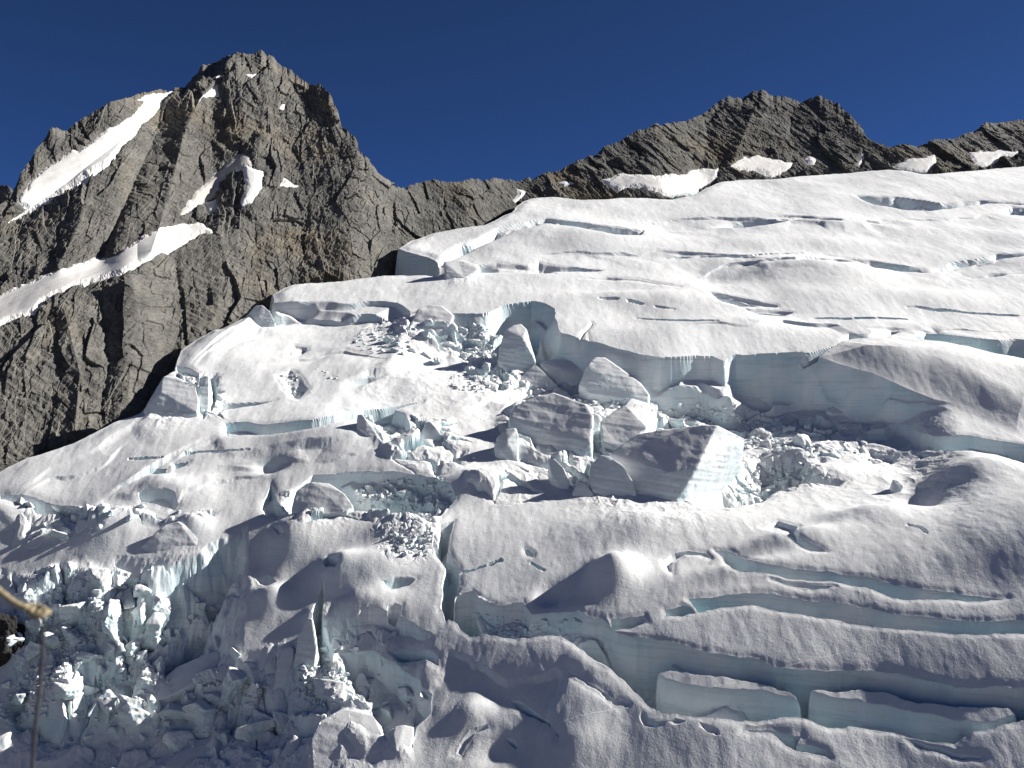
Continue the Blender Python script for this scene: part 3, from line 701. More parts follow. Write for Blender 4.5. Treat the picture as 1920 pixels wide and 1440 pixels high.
def emit(c0, c1, name, label, mat=M_ROCK):
    v = full[:, c0:c1].reshape(-1, 3)
    o = mesh_from_arrays(name, v, grid_faces(nr, c1 - c0), mat)
    return tag(o, label, kind='structure')
cs = int(np.searchsorted(px, 752))
emit(0, cs + 1, "mountain", "tall grey brown rock peak with steep ribbed walls at the left of the glacier")
emit(cs, len(px), "mountain", "lower jagged grey rock ridge along the top of the glacier", rock_material("ridge_rock", (0.82, 0.83, 0.84)))

PLAB = {
 'ramp': ("snow_ramp", "long white snow ramp slanting across the ledge below the tall peak"),
 'couloir': ("snow_gully", "long steep snow gully on the left flank of the tall peak"),
 'shoulder': ("snow_patch", "small triangular snow patch high on the shoulder just under the tall summit"),
 'summit': ("snow_patch", "thin snow sliver left of the tall summit above the triangular patch"),
 'speck': ("snow_patch", "tiny snow speck nearest the top of the tall peak"),
 'streak': ("snow_patch", "dirty grey snow streak slanting down the middle of the tall peak's face"),
 'tongue': ("snow_patch", "ragged white snow tongue hanging right of the dirty streak on the tall peak"),
 'lump': ("snow_patch", "small snow lump between the dirty streak and the end of the snow ramp"),
 'wedge': ("snow_patch", "small wedge of snow alone on the right side of the tall peak's face"),
 'chip': ("snow_patch", "tiny pale snow chip high on the right of the tall peak's face"),
 'apron': ("snow_patch", "wide snow apron below the left part of the jagged ridge"),
 'shelf': ("snow_patch", "bright snow shelf directly under the highest part of the jagged ridge"),
 'nick': ("snow_patch", "small snow nick right of the bright shelf under the jagged ridge"),
 'sliver': ("snow_patch", "narrow upright snow sliver on the right shoulder of the jagged ridge"),
 'pocket': ("snow_patch", "snow pocket in the low notch right of the jagged ridge"),
 'saddle': ("snow_patch", "snow patch farthest right under the ridge crest"),
 'gap': ("snow_patch", "small snow patch running down the saddle between the two peaks"),
 'pad': ("snow_patch", "small oval snow pad just right of the saddle between the two peaks")}
M_STREAK = snow_material("dusty_snow", clean=(0.50, 0.485, 0.46), dirty=(0.24, 0.225, 0.205), bump=0.7, steep=(-0.2, 0.1))
for n, (sl, sd) in sds.items():
    small = sd.shape[1] < 130
    th = (0.9 if small else 1.1) * sstep(-1.0, 9.0, sd) - 2.6 * (1 - sstep(-5, 0.5, sd)) - 0.8
    a, b = X[sl], Z[sl]
    run = fbm(-0.55 * a + 0.83 * b, 0.12 * (0.83 * a + 0.55 * b), 5, 3, 411)          # runnels down the fall line
    th = th + sstep(0, 8, sd) * (0.16 * run + 0.25 * fbm(a, b, 14, 3, 412))
    v = smoothb[sl] + nrm[sl] * th[..., None]
    kp = sd > -6
    kf = kp[:-1, :-1] & kp[1:, :-1] & kp[:-1, 1:] & kp[1:, 1:]
    f = grid_faces(v.shape[0], v.shape[1], kf)
    used, inv = np.unique(f, return_inverse=True)
    nm, lab = PLAB[n]
    o = mesh_from_arrays(nm, v.reshape(-1, 3)[used], inv.reshape(f.shape), M_STREAK if n == 'streak' else M_PATCH)
    tag(o, lab, nm.replace('_', ' '), "snow lying on the rock" if nm == "snow_patch" else None)

# far shoulder of rock at the left edge of the frame
s2 = np.array([(-420, 300), (-200, 325), (-60, 335), (0, 345), (16, 352), (40, 372), (70, 395), (120, 420)], float)
f2 = np.array([(-420, 620), (120, 620)], float)
p2, y2, P2, t2, Y2, pf2, ps2 = rock_mesh(-420, 120, f2, s2, lambda p, f: np.full(len(p), 760.0), dens=0.5, rows=200, seed=140)
b2, n2 = outward(Y2 * (P2 - 960) / FPX, Y2, t2 * Y2)
d2 = b2 + n2 * (rock_relief(b2[..., 0], b2[..., 2], P2, y2, 271) * (0.3 + 0.7 * sstep(0, 20, y2 - ps2[None, :])))[..., None]
bk = d2[-1:] + np.array([0, 60.0, -50.0])
o = mesh_from_arrays("mountain", np.concatenate([d2, bk]).reshape(-1, 3), grid_faces(d2.shape[0] + 1, d2.shape[1]), M_ROCK)
tag(o, "distant rock shoulder showing behind the tall peak at the left edge", kind='structure')
# ---------------------------------------------------------------- seracs: ice blocks that stand free
from mathutils import noise as mnoise
rng = random.Random(7)
def chunk_mesh(pts3, bev, sub, amp, seed, nscale=0.35, rough=0.0):
    bm = bmesh.new()
    for p in pts3: bm.verts.new(p)
    r = bmesh.ops.convex_hull(bm, input=bm.verts)
    junk = [g for g in r['geom_interior'] if isinstance(g, bmesh.types.BMVert)] + [g for g in r['geom_unused'] if isinstance(g, bmesh.types.BMVert)]
    bmesh.ops.delete(bm, geom=list(set(junk)), context='VERTS')
    bmesh.ops.dissolve_limit(bm, angle_limit=math.radians(7), verts=bm.verts, edges=bm.edges)
    if bev > 0:
        bmesh.ops.bevel(bm, geom=[e for e in bm.edges], offset=bev, segments=2, profile=0.6, affect='EDGES', clamp_overlap=True)
    bmesh.ops.triangulate(bm, faces=bm.faces)
    for _ in range(12):
        es = [e for e in bm.edges if e.calc_length() > sub]
        if not es: break
        bmesh.ops.subdivide_edges(bm, edges=es, cuts=1)
        bmesh.ops.triangulate(bm, faces=[f for f in bm.faces if len(f.verts) > 3])
        if len(bm.verts) > 30000: break
    bm.normal_update()
    off = Vector((seed * 13.7, seed * 5.1, 0))
    mv = []
    for v in bm.verts:
        c = v.co; up_ = max(0.0, v.normal.z)
        big = mnoise.fractal(c * 0.10 + off, 1.0, 2.0, 2)
        fine = mnoise.fractal(c * nscale * 1.6 + off, 0.9, 2.0, 3)
        lay = mnoise.noise(Vector((c.x * 0.04, c.y * 0.04, (c.z + 0.15 * c.x) * 0.75)) + off)
        mv.append(v.normal * (amp * (0.8 * big + 0.55 * (1 - up_) * lay + (0.04 + rough * 0.35 + (0.20 + rough) * (1 - up_)) * fine)))
    for v, d in zip(bm.verts, mv): v.co += d
    return bm
SKIRT = []
def serac(name, label, foot, pts, thick=9.0, down=10.0, bev=0.9, amp=0.45, sub=0.9, group="seracs in the icefall", mat=None):
    """pts: traced corners (px, py, metres behind the foot); hidden corners are added behind and below"""
    r, c, x, y0 = pick(foot[0], foot[1])
    SKIRT.append((x, y0, y0 * (720 - foot[1]) / FPX, 0.5 * (max(q_[0] for q_ in pts) - min(q_[0] for q_ in pts)) * y0 / FPX))
    P = []
    for px_, py_, k in pts:
        Y = y0 + k
        P.append(Vector((Y * (px_ - 960) / FPX, Y, Y * (720 - py_) / FPX)))
    ext = []
    for p in P:
        ext.append(p + Vector((0, thick * 0.5, -down)))
        ext.append(p + Vector((0, thick, -down * 0.8)))
    bm = chunk_mesh(P + ext, bev, sub, amp, len(label) + foot[0] * 0.01)
    me = bpy.data.meshes.new(name)
    org = Vector((x, y0 + thick * 0.4, y0 * (720 - foot[1]) / FPX))
    bmesh.ops.translate(bm, verts=bm.verts, vec=-org)
    for f_ in bm.faces: f_.smooth = True
    bm.to_mesh(me); bm.free()
    me.materials.append(mat or M_BLOCK)
    o = bpy.data.objects.new(name, me); SCN.collection.objects.link(o); o.location = org
    return tag(o, label, "serac", group)

serac("serac", "big round-backed serac with a bright sunlit right face, foremost of the central group", (1250, 946),
      [(1143, 850, 17), (1168, 832, 20), (1195, 813, 22), (1250, 804, 21), (1318, 796, 17), (1345, 797, 16), (1397, 822, 20), (1372, 852, 15), (1306, 878, 4), (1190, 872, 11), (1255, 885, 5),
       (1188, 906, 8), (1196, 924, 6), (1230, 938, 3), (1265, 946, 0), (1285, 935, 2), (1310, 902, 8)], 14, 14, 1.3, 0.5, 0.8)
serac("serac", "broad domed serac with a shaded blue front, left of the bright big one", (1083, 862),
      [(953, 780, 16), (966, 760, 19), (998, 745, 21), (1038, 735, 22), (1100, 757, 15), (1113, 780, 10), (1108, 828, 2), (1080, 842, 2), (1035, 815, 7), (985, 808, 11), (957, 800, 14), (1083, 868, 0), (1035, 862, 4), (985, 838, 9), (1112, 866, 1)], 14, 14, 1.2, 0.5, 0.8)
serac("serac", "slab serac wedged upright between the domed serac and the big bright one", (1143, 855),
      [(1147, 838, 2), (1160, 812, 6), (1172, 760, 14), (1184, 747, 18), (1218, 757, 18), (1232, 774, 15), (1212, 802, 6), (1165, 842, 1), (1130, 828, 3), (1125, 790, 9)], 9, 10, 1.0, 0.4, 0.7)
serac("serac", "pale smooth-faced serac block in front, at the left foot of the big bright one", (1145, 935),
      [(1125, 853, 6), (1143, 855, 6), (1170, 874, 4), (1186, 901, 2), (1193, 927, 0), (1180, 932, 0), (1142, 934, 0), (1111, 919, 1), (1103, 900, 3), (1108, 872, 5)], 9, 9, 1.2, 0.35, 0.6)
serac("serac", "slim leaning serac sliver under the domed serac's front", (1055, 921),
      [(1028, 862, 4), (1040, 859, 4), (1058, 878, 2), (1068, 900, 1), (1066, 918, 0), (1050, 915, 0), (1034, 890, 2)], 4, 7, 0.8, 0.25, 0.5)
serac("serac", "small wedge serac in the hollow below the slim sliver", (1090, 935),
      [(1073, 922, 1), (1085, 900, 3), (1098, 906, 2), (1115, 928, 0), (1104, 936, 0), (1078, 935, 0)], 5, 6, 0.7, 0.25, 0.5)
serac("serac", "small tilted slab serac leaning against the domed serac's left end", (950, 865),
      [(926, 838, 4), (932, 818, 5), (948, 804, 6), (968, 802, 6), (971, 812, 5), (950, 828, 2), (940, 845, 1), (952, 860, 0), (972, 866, 0), (930, 858, 2)], 5, 8, 1.0, 0.3, 0.5)
serac("serac", "tall knobbed serac tower in the blue bowl under the upper cliff", (965, 696),
      [(947, 618, 7), (962, 610, 9), (977, 607, 10), (988, 617, 8), (980, 632, 4), (990, 650, 3), (996, 668, 2), (1007, 686, 1), (980, 700, 0), (950, 697, 0), (932, 676, 2), (936, 650, 4), (946, 632, 5)], 9, 10, 1.0, 0.5, 0.6)
serac("serac", "low pointed serac just right of the knobbed tower's foot", (1000, 735),
      [(968, 716, 3), (985, 697, 6), (1003, 682, 8), (1022, 698, 5), (1048, 725, 1), (1028, 735, 0), (1000, 735, 0), (975, 726, 1)], 7, 8, 0.9, 0.4, 0.5)
serac("serac", "flat-topped serac between the low pointed one and the pyramid", (1055, 722),
      [(1012, 680, 6), (1038, 672, 9), (1070, 676, 10), (1103, 681, 10), (1100, 692, 6), (1050, 690, 3), (1042, 718, 0), (1075, 720, 0), (1094, 712, 2)], 8, 8, 0.7, 0.35, 0.5)
serac("serac", "large pyramid serac with a fluted right shoulder under the upper cliff", (1150, 762),
      [(1099, 686, 7), (1116, 669, 10), (1134, 668, 11), (1143, 688, 8), (1154, 700, 7), (1178, 708, 7), (1202, 717, 6), (1219, 741, 3), (1216, 755, 1), (1169, 752, 1), (1106, 738, 2), (1085, 720, 4)], 10, 12, 1.0, 0.45, 0.6)
serac("serac", "lobed serac with a white rim standing before the dark right end of the cliff", (1430, 775),
      [(1358, 688, 9), (1376, 691, 10), (1402, 697, 10), (1450, 712, 8), (1468, 722, 7), (1472, 738, 5), (1485, 750, 3), (1480, 768, 1), (1430, 771, 0), (1377, 768, 1), (1376, 736, 4)], 9, 12, 0.9, 0.4, 0.6)
serac("serac", "domed serac at the left end of the bowl under the upper cliff", (815, 634),
      [(773, 600, 6), (782, 580, 10), (805, 570, 13), (830, 573, 13), (852, 592, 8), (846, 606, 4), (820, 634, 0), (800, 630, 0), (776, 616, 3)], 8, 8, 1.4, 0.4, 0.6)
serac("serac", "small three-sided serac casting a shadow on the smooth snow left of the domed serac", (815, 828),
      [(784, 820, 2), (800, 790, 4), (806, 788, 4), (818, 800, 2), (831, 818, 1), (820, 828, 0), (792, 826, 0)], 4, 5, 0.6, 0.2, 0.5)
serac("serac", "narrow white serac rib at the right end of the long left crevasse", (705, 822),
      [(670, 778, 5), (680, 776, 5), (686, 792, 4), (698, 808, 2), (712, 820, 1), (710, 830, 0), (690, 815, 1), (668, 800, 3)], 4, 7, 0.6, 0.3, 0.5)
serac("serac", "sharp white serac wedge against the rock left of the upper terrace", (490, 615),
      [(462, 592, 3), (478, 573, 4), (492, 572, 4), (506, 583, 3), (517, 606, 1), (505, 612, 0), (480, 614, 0), (484, 596, 1)], 6, 6, 0.5, 0.25, 0.5)
serac("serac", "white serac slab at the left of the narrow blue slot near the rock", (380, 772),
      [(374, 712, 4), (386, 704, 5), (392, 706, 5), (389, 738, 3), (391, 765, 1), (380, 771, 0), (370, 750, 1)], 5, 9, 0.6, 0.3, 0.5)
serac("serac", "ribbed serac block on the glacier's left edge, below the dark rock gap", (310, 785),
      [(302, 734, 4), (307, 704, 8), (330, 706, 9), (352, 716, 9), (366, 722, 8), (372, 750, 4), (370, 774, 1), (330, 785, 0), (285, 780, 0), (268, 770, 1)], 8, 8, 0.6, 0.3, 0.6)
serac("serac", "pale blue leaning ice slab at the left of the broken bowl above the rounded plateau", (600, 962),
      [(545, 958, 2), (555, 921, 6), (572, 908, 8), (583, 902, 8), (617, 906, 8), (646, 925, 5), (662, 948, 2), (650, 960, 0), (590, 964, 0)], 6, 9, 0.7, 0.35, 0.6)
serac("serac", "ice block farthest left, standing in front of a long curved crevasse", (20, 998),
      [(-20, 935, 7), (10, 936, 8), (48, 950, 7), (50, 960, 5), (38, 985, 1), (34, 998, 0), (-20, 999, 0)], 7, 7, 0.8, 0.3, 0.6)
serac("serac", "bright white serac cone beside the edge of the big shadow at left", (108, 1018),
      [(92, 1030, 1), (108, 995, 3), (118, 985, 4), (130, 990, 3), (138, 1000, 2), (118, 1014, 0), (100, 1032, 0)], 4, 5, 0.8, 0.25, 0.5)
serac("serac", "smaller white serac knob just right of the bright cone at left", (155, 1000),
      [(140, 990, 2), (146, 974, 3), (158, 973, 3), (172, 980, 2), (160, 992, 1), (144, 1000, 0)], 4, 5, 0.8, 0.25, 0.5)
serac("serac", "peaked serac with a bright right face on the lip above the blue ice wall", (340, 1075),
      [(258, 1032, 6), (290, 1002, 8), (310, 984, 10), (335, 978, 11), (355, 990, 10), (393, 1016, 8), (372, 1030, 5), (345, 1062, 2), (330, 1078, 0), (300, 1078, 0), (262, 1076, 1)], 9, 16, 1.0, 0.5, 0.6)
serac("serac", "sunlit slab serac lying in the deep shadow of the lower left bowl", (350, 1318),
      [(288, 1298, 4), (300, 1275, 7), (335, 1248, 10), (360, 1238, 11), (400, 1220, 12), (413, 1222, 11), (412, 1240, 8), (400, 1262, 5), (360, 1282, 2), (320, 1302, 0), (292, 1314, 0)], 7, 9, 1.3, 0.35, 0.6)
serac("serac", "thin low ice slab at the shadow's edge, left of the sunlit slab", (262, 1255),
      [(240, 1250, 1), (262, 1236, 3), (297, 1216, 5), (296, 1224, 3), (270, 1240, 1), (246, 1254, 0)], 4, 6, 0.5, 0.2, 0.5)
serac("serac", "tall pale ice fin at the left wall of the turquoise crevasse", (570, 1250),
      [(574, 1160, 6), (586, 1158, 6), (594, 1215, 2), (590, 1250, 0), (550, 1248, 1), (558, 1196, 4)], 6, 10, 0.7, 0.3, 0.5)
serac("serac", "bright leaning ice post left of the tall pale fin", (525, 1292),
      [(528, 1222, 5), (536, 1212, 6), (549, 1214, 6), (550, 1235, 4), (538, 1268, 1), (532, 1294, 0), (514, 1290, 0), (516, 1270, 2)], 5, 9, 0.8, 0.3, 0.5)
serac("serac", "rounded grey ice knuckle left of the bright leaning post", (500, 1262),
      [(470, 1262, 2), (480, 1236, 5), (500, 1216, 7), (520, 1218, 6), (514, 1245, 3), (504, 1280, 0), (480, 1280, 0)], 6, 8, 1.4, 0.35, 0.5)
serac("serac", "dome of dusty ice at the bottom edge, left of the bright wedge", (380, 1440),
      [(300, 1440, 1), (330, 1412, 5), (375, 1386, 9), (420, 1373, 11), (440, 1380, 9), (462, 1404, 5), (470, 1440, 0), (380, 1450, 0)], 12, 8, 2.2, 0.35, 0.6)
serac("serac", "bright wedge of ice with a dark shaded left side at the bottom edge", (530, 1440),
      [(512, 1440, 1), (540, 1390, 6), (552, 1376, 7), (563, 1386, 6), (548, 1420, 2), (535, 1452, 0)], 5, 8, 0.9, 0.25, 0.5)
serac("serac", "long rounded ice block with a sunlit right edge, bottom centre left", (660, 1440),
      [(575, 1440, 2), (585, 1385, 8), (600, 1352, 12), (640, 1330, 15), (672, 1330, 15), (700, 1342, 12), (715, 1362, 9), (716, 1378, 6), (690, 1400, 4), (640, 1448, 0), (590, 1452, 0)], 12, 9, 2.4, 0.4, 0.6)
serac("serac", "square-headed ice block standing at the mouth of the deep blue hollow", (755, 1412),
      [(737, 1376, 4), (740, 1362, 6), (758, 1359, 6), (776, 1363, 6), (776, 1380, 4), (768, 1412, 0), (742, 1408, 0)], 5, 8, 0.9, 0.2, 0.5)
serac("serac", "upright ice slab glowing white at its tip inside the deep blue hollow", (675, 1300),
      [(667, 1275, 2), (672, 1262, 3), (683, 1262, 3), (690, 1278, 2), (692, 1302, 0), (668, 1300, 0)], 4, 6, 0.5, 0.2, 0.5)
serac("serac", "small lit ice tooth at the head of the deep blue hollow", (720, 1245),
      [(709, 1226, 2), (716, 1222, 2), (727, 1226, 2), (730, 1240, 1), (722, 1250, 0), (714, 1245, 0)], 3, 5, 0.5, 0.15, 0.4)
serac("serac", "pale rounded ice block at the foot of the long upright crevasse", (880, 1185),
      [(862, 1160, 2), (868, 1145, 4), (880, 1142, 4), (892, 1158, 2), (895, 1180, 0), (875, 1186, 0), (860, 1178, 1)], 5, 6, 0.9, 0.25, 0.5)
serac("serac", "broad snow-capped ice block in the moat behind the near dome", (930, 1190),
      [(893, 1158, 5), (905, 1146, 8), (940, 1146, 9), (968, 1162, 6), (975, 1175, 3), (945, 1192, 0), (905, 1190, 0)], 7, 7, 0.9, 0.3, 0.5)
serac("serac", "leaning ice shard pointing up beneath the rough ice slope, centre left", (735, 1210),
      [(712, 1190, 3), (718, 1178, 4), (730, 1186, 3), (748, 1204, 1), (738, 1212, 0), (716, 1208, 0)], 4, 6, 0.5, 0.2, 0.4)
serac("serac", "tilted ice shard with a dark left face beside the leaning shard, centre left", (705, 1220),
      [(660, 1212, 2), (688, 1182, 5), (700, 1190, 4), (712, 1212, 1), (700, 1222, 0), (668, 1222, 0)], 5, 6, 0.6, 0.2, 0.4)
serac("serac", "small sharp white serac in the hollow right of the big bright one", (1680, 925),
      [(1671, 918, 1), (1674, 898, 2), (1684, 900, 2), (1696, 912, 1), (1690, 922, 0), (1676, 924, 0)], 3, 4, 0.4, 0.2, 0.4)
serac("serac", "thin bright ice blade beside the notch at the left end of the right cliff", (1500, 690),
      [(1494, 683, 0), (1502, 674, 1), (1520, 660, 5), (1545, 649, 10), (1580, 638, 16), (1566, 649, 14), (1538, 664, 8), (1515, 674, 3)], 2.5, 6, 0.2, 0.12, 0.6)
serac("serac", "low snow-topped ice hump on the floor before the right cliff face", (1585, 772),
      [(1550, 768, 2), (1570, 756, 4), (1590, 754, 4), (1612, 764, 2), (1614, 774, 0), (1560, 775, 0)], 5, 5, 0.8, 0.25, 0.5)
serac("serac", "square ice block in the gap between rock and the highest snow terrace", (860, 525),
      [(832, 490, 6), (860, 486, 9), (895, 496, 9), (897, 505, 6), (862, 510, 3), (836, 526, 0), (870, 522, 1)], 8, 8, 0.6, 0.3, 0.6)
serac("serac", "snow-covered ice block farthest up beside the rock, with a shaded blue face", (740, 512),
      [(708, 480, 6), (730, 474, 9), (748, 472, 10), (778, 490, 6), (772, 508, 1), (740, 512, 0), (718, 500, 2)], 8, 7, 0.7, 0.3, 0.6)

# snow and debris banked against the blocks
for x_, y_, z_, r_ in SKIRT:
    R = 0.95 * r_ + 1.2
    sl = window(np.array([[0, (x_ / y_ - U[0]) / (U[1] - U[0]), x_, y_]]), 2.4 * R)
    d = np.hypot(XG[sl] - x_, 0.8 * (YG[sl] - y_ - 0.5 * r_))
    same = np.exp(-((ZG[sl] - z_) / (3 + 0.4 * r_)) ** 2)
    ZG[sl] += same * np.exp(-(d / R) ** 2) * min(1.5, 0.09 * r_ + 0.4) * (0.6 + 0.45 * fbm(XG[sl], YG[sl], 6, 4, 501, ridged=True))
verts = np.stack([XG, YG, ZG], -1).reshape(-1, 3)
glacier = mesh_from_arrays("glacier", verts, grid_faces(NRW, NCL), M_SNOW)
tag(glacier, "broken white glacier with blue crevasses filling the slope below the rock", kind='structure')

# unseen slopes below and behind the camera, added to bounce sunlight onto ice walls
gx = np.linspace(-3200, 3200, 90); gy = np.concatenate([np.linspace(-3200, -200, 70), np.linspace(-150, 210, 20)])
GX, GY = np.meshgrid(gx, gy)
GZ = -215 - 0.10 * np.clip(150 - GY, 0, 500) + 0.42 * np.clip(-700 - GY, 0, 2000) + 30 * fbm(GX, GY, 500, 4, 601) + 0.10 * np.clip(np.abs(GX) - 600, 0, 3000)
g = mesh_from_arrays("ground", np.stack([GX, GY, GZ], -1).reshape(-1, 3), grid_faces(*GX.shape), bounce_ground_material(), smooth=True)
tag(g, "unseen rock and snow slopes added to bounce sunlight onto the glacier", kind='structure')

# smaller blocks of the jumble
def jumble(poly, n, s0, s1, seed, label, group, flat=0.75, rnd=0.10):
    rg = np.random.default_rng(seed); P = np.array(poly, float); lo, hi = P.min(0), P.max(0); got = []
    tries = 0
    while len(got) < n and tries < 4000:
        tries += 1
        q = lo + rg.random(2) * (hi - lo)
        if not inside(np.array([q[0]]), np.array([q[1]]), P)[0]: continue
        s = s0 + (s1 - s0) * rg.random() ** 2.0
        r, c, x, y = pick(q[0], q[1]); z = y * (720 - q[1]) / FPX
        if any((x - g[0]) ** 2 + (y - g[1]) ** 2 < (0.75 * (s + g[2])) ** 2 for g in got): continue
        got.append((x, y, s))
        dims = np.array([1.15 + 0.75 * rg.random(), 0.6 + 0.3 * rg.random(), flat + 0.7 * rg.random()]) * s
        a = math.radians(-25) + 0.45 * rg.normal(); b = (rg.random() - 0.5) * 0.7; c2 = (rg.random() - 0.5) * 0.7
        R = np.array([[math.cos(a), -math.sin(a), 0], [math.sin(a), math.cos(a), 0], [0, 0, 1]]) @ np.array([[1, 0, 0], [0, math.cos(b), -math.sin(b)], [0, math.sin(b), math.cos(b)]]) @ np.array([[math.cos(c2), 0, math.sin(c2)], [0, 1, 0], [-math.sin(c2), 0, math.cos(c2)]])
        pts = []
        for _k in range(int(rg.integers(9, 15))):
            v_ = rg.normal(size=3); v_ /= np.linalg.norm(v_)
            v_ = np.sign(v_) * np.abs(v_) ** 0.6                      # blocky rather than round
            pts.append(Vector(R @ (v_ * dims * (0.72 + 0.38 * rg.random()))))
        if len(pts) < 5: continue
        bm = chunk_mesh(pts, rnd * s, max(0.3, 0.11 * s), 0.13 * s, seed + len(got), 1.1 / s, 0.55)
        for f_ in bm.faces: f_.smooth = True
        me = bpy.data.meshes.new("ice_block"); bm.to_mesh(me); bm.free(); me.materials.append(M_BLOCK)
        o = bpy.data.objects.new("ice_block", me); SCN.collection.objects.link(o); o.location = (x, y, z + 0.12 * s)
        tag(o, label, "ice block", group)
# ---------------------------------------------------------------- fallen ice: fields of broken lumps
def rubble(polys, n, s0, s1, seed, label, sink=0.25):
    rg = np.random.default_rng(seed)
    V = []; F = []; k = 0
    cube = np.array([[-1, -1, -1], [1, -1, -1], [1, 1, -1], [-1, 1, -1], [-1, -1, 1], [1, -1, 1], [1, 1, 1], [-1, 1, 1]], float)
    cf = np.array([[0, 3, 2, 1], [4, 5, 6, 7], [0, 1, 5, 4], [1, 2, 6, 5], [2, 3, 7, 6], [3, 0, 4, 7]])
    for P in polys:
        P = np.array(P, float); area = abs(np.sum(P[:, 0] * np.roll(P[:, 1], -1) - P[:, 1] * np.roll(P[:, 0], -1))) / 2
        m = int(n * area / 1000.0); lo, hi = P.min(0), P.max(0); got = 0
        while got < m:
            q = lo + rg.random(2) * (hi - lo)
            if not inside(np.array([q[0]]), np.array([q[1]]), P)[0]: continue
            got += 1
            r, c, x, y = pick(q[0], q[1]); z = y * (720 - q[1]) / FPX
            s = s0 + (s1 - s0) * rg.random() ** 3.0
            v = cube * (0.55 + 0.45 * rg.random((8, 1))) * s * np.array([1.0, 0.85, 0.7]) * (0.7 + 0.6 * rg.random(3))
            a, b = rg.random() * 6.28, (rg.random() - 0.5) * 1.6
            R = np.array([[math.cos(a), -math.sin(a), 0], [math.sin(a), math.cos(a), 0], [0, 0, 1]]) @ np.array([[1, 0, 0], [0, math.cos(b), -math.sin(b)], [0, math.sin(b), math.cos(b)]])
            V.append(v @ R.T + np.array([x, y, z + s * (0.3 - sink)])); F.append(cf + k); k += 8
    o = mesh_from_arrays("ice_rubble", np.concatenate(V), np.concatenate(F), M_BLOCK)
    tag(o, label, "ice rubble", kind='stuff')
rubble([[(1230, 775), (1270, 758), (1330, 762), (1380, 758), (1420, 778), (1400, 795), (1330, 795), (1260, 795)], [(1060, 745), (1110, 735), (1180, 745), (1225, 765), (1200, 770), (1110, 760)]], 34, 0.35, 1.5, 1, "field of broken ice lumps along the foot of the upper cliff")
rubble([[(1380, 830), (1420, 815), (1470, 822), (1480, 845), (1440, 850), (1400, 850)], [(1400, 885), (1450, 862), (1520, 880), (1530, 905), (1480, 912), (1420, 920), (1390, 930)]], 26, 0.35, 1.5, 2, "ice lumps fallen into the shaded hollow right of the big serac")
rubble([[(836, 705), (870, 700), (950, 712), (960, 722), (900, 740), (850, 730)], [(650, 640), (700, 615), (760, 620), (770, 650), (700, 665)], [(840, 640), (880, 600), (930, 620), (930, 670), (880, 650)]], 26, 0.35, 1.3, 3, "scattered ice lumps in the bowl left of the knobbed tower")
rubble([[(650, 930), (700, 905), (760, 895), (830, 895), (850, 925), (780, 960), (680, 950)], [(730, 1000), (780, 985), (815, 1000), (800, 1040), (740, 1040)]], 26, 0.3, 1.3, 4, "broken ice filling the bowl above the rounded plateau")
rubble([[(560, 1250), (600, 1243), (650, 1262), (660, 1310), (600, 1325), (560, 1300)]], 40, 0.25, 1.1, 5, "pile of white ice lumps below the turquoise crevasse")
rubble([[(60, 1150), (110, 1100), (200, 1120), (240, 1170), (200, 1200), (140, 1260), (90, 1270), (60, 1200)], [(0, 1320), (60, 1250), (140, 1270), (90, 1330), (0, 1380)]], 34, 0.25, 1.0, 6, "sunlit blue and white ice rubble tumbling down the lower left slope")
rubble([[(200, 1230), (420, 1230), (500, 1300), (480, 1380), (300, 1370), (160, 1350)]], 9, 0.3, 1.3, 7, "ice lumps in the deep shadow of the lower left bowl")
rubble([[(850, 1170), (900, 1150), (990, 1160), (1060, 1165), (1060, 1185), (950, 1190)]], 16, 0.25, 1.0, 8, "ice lumps along the moat behind the near dome")
rubble([[(1540, 795), (1630, 790), (1640, 806), (1560, 812)], [(1600, 845), (1680, 845), (1690, 865), (1610, 865)]], 18, 0.25, 0.9, 9, "small ice lumps scattered below the right cliff")
rubble([[(525, 700), (560, 700), (585, 735), (555, 745)], [(590, 690), (620, 690), (640, 710), (610, 712)]], 22, 0.25, 0.8, 10, "little heap of ice lumps on the left snow slope")

jumble([(30, 1100), (230, 1080), (300, 1130), (250, 1230), (130, 1330), (20, 1400), (0, 1250)], 46, 1.2, 4.5, 11, "one of the ice blocks jumbled on the sunlit lower left slope", "ice blocks on the sunlit lower left slope")
jumble([(30, 1105), (230, 1090), (400, 1075), (425, 1130), (250, 1170), (60, 1200)], 9, 3.5, 6.0, 23, "one of the upright ice towers leaning out below the lip at lower left", "leaning ice towers at lower left", 1.5, 0.16)
jumble([(20, 1110), (230, 1085), (300, 1130), (420, 1150), (430, 1230), (560, 1300), (500, 1400), (60, 1420), (0, 1300)], 11, 3.5, 6.5, 21, "one of the larger rounded snow-capped ice blocks tumbling down the lower left slope", "large rounded ice blocks at lower left", 0.9, 0.30)
jumble([(250, 1150), (420, 1130), (430, 1220), (620, 1290), (560, 1380), (300, 1400), (150, 1390)], 44, 1.5, 5.5, 12, "one of the ice blocks lying in the deep shadow of the lower left bowl", "ice blocks in the lower left shadow")
jumble([(560, 940), (700, 900), (830, 900), (850, 950), (700, 965)], 18, 0.9, 3.0, 13, "one of the ice blocks filling the broken bowl above the rounded plateau", "ice blocks in the bowl above the plateau")
jumble([(740, 600), (850, 600), (930, 640), (930, 720), (820, 690), (700, 650)], 26, 0.9, 3.6, 14, "one of the ice blocks strewn in the blue bowl under the upper cliff", "ice blocks in the blue bowl")
jumble([(990, 700), (1240, 765), (1420, 780), (1380, 830), (1310, 900), (1100, 860), (960, 760)], 30, 1.0, 3.8, 15, "one of the ice blocks wedged between the big seracs of the central group", "ice blocks between the big seracs")
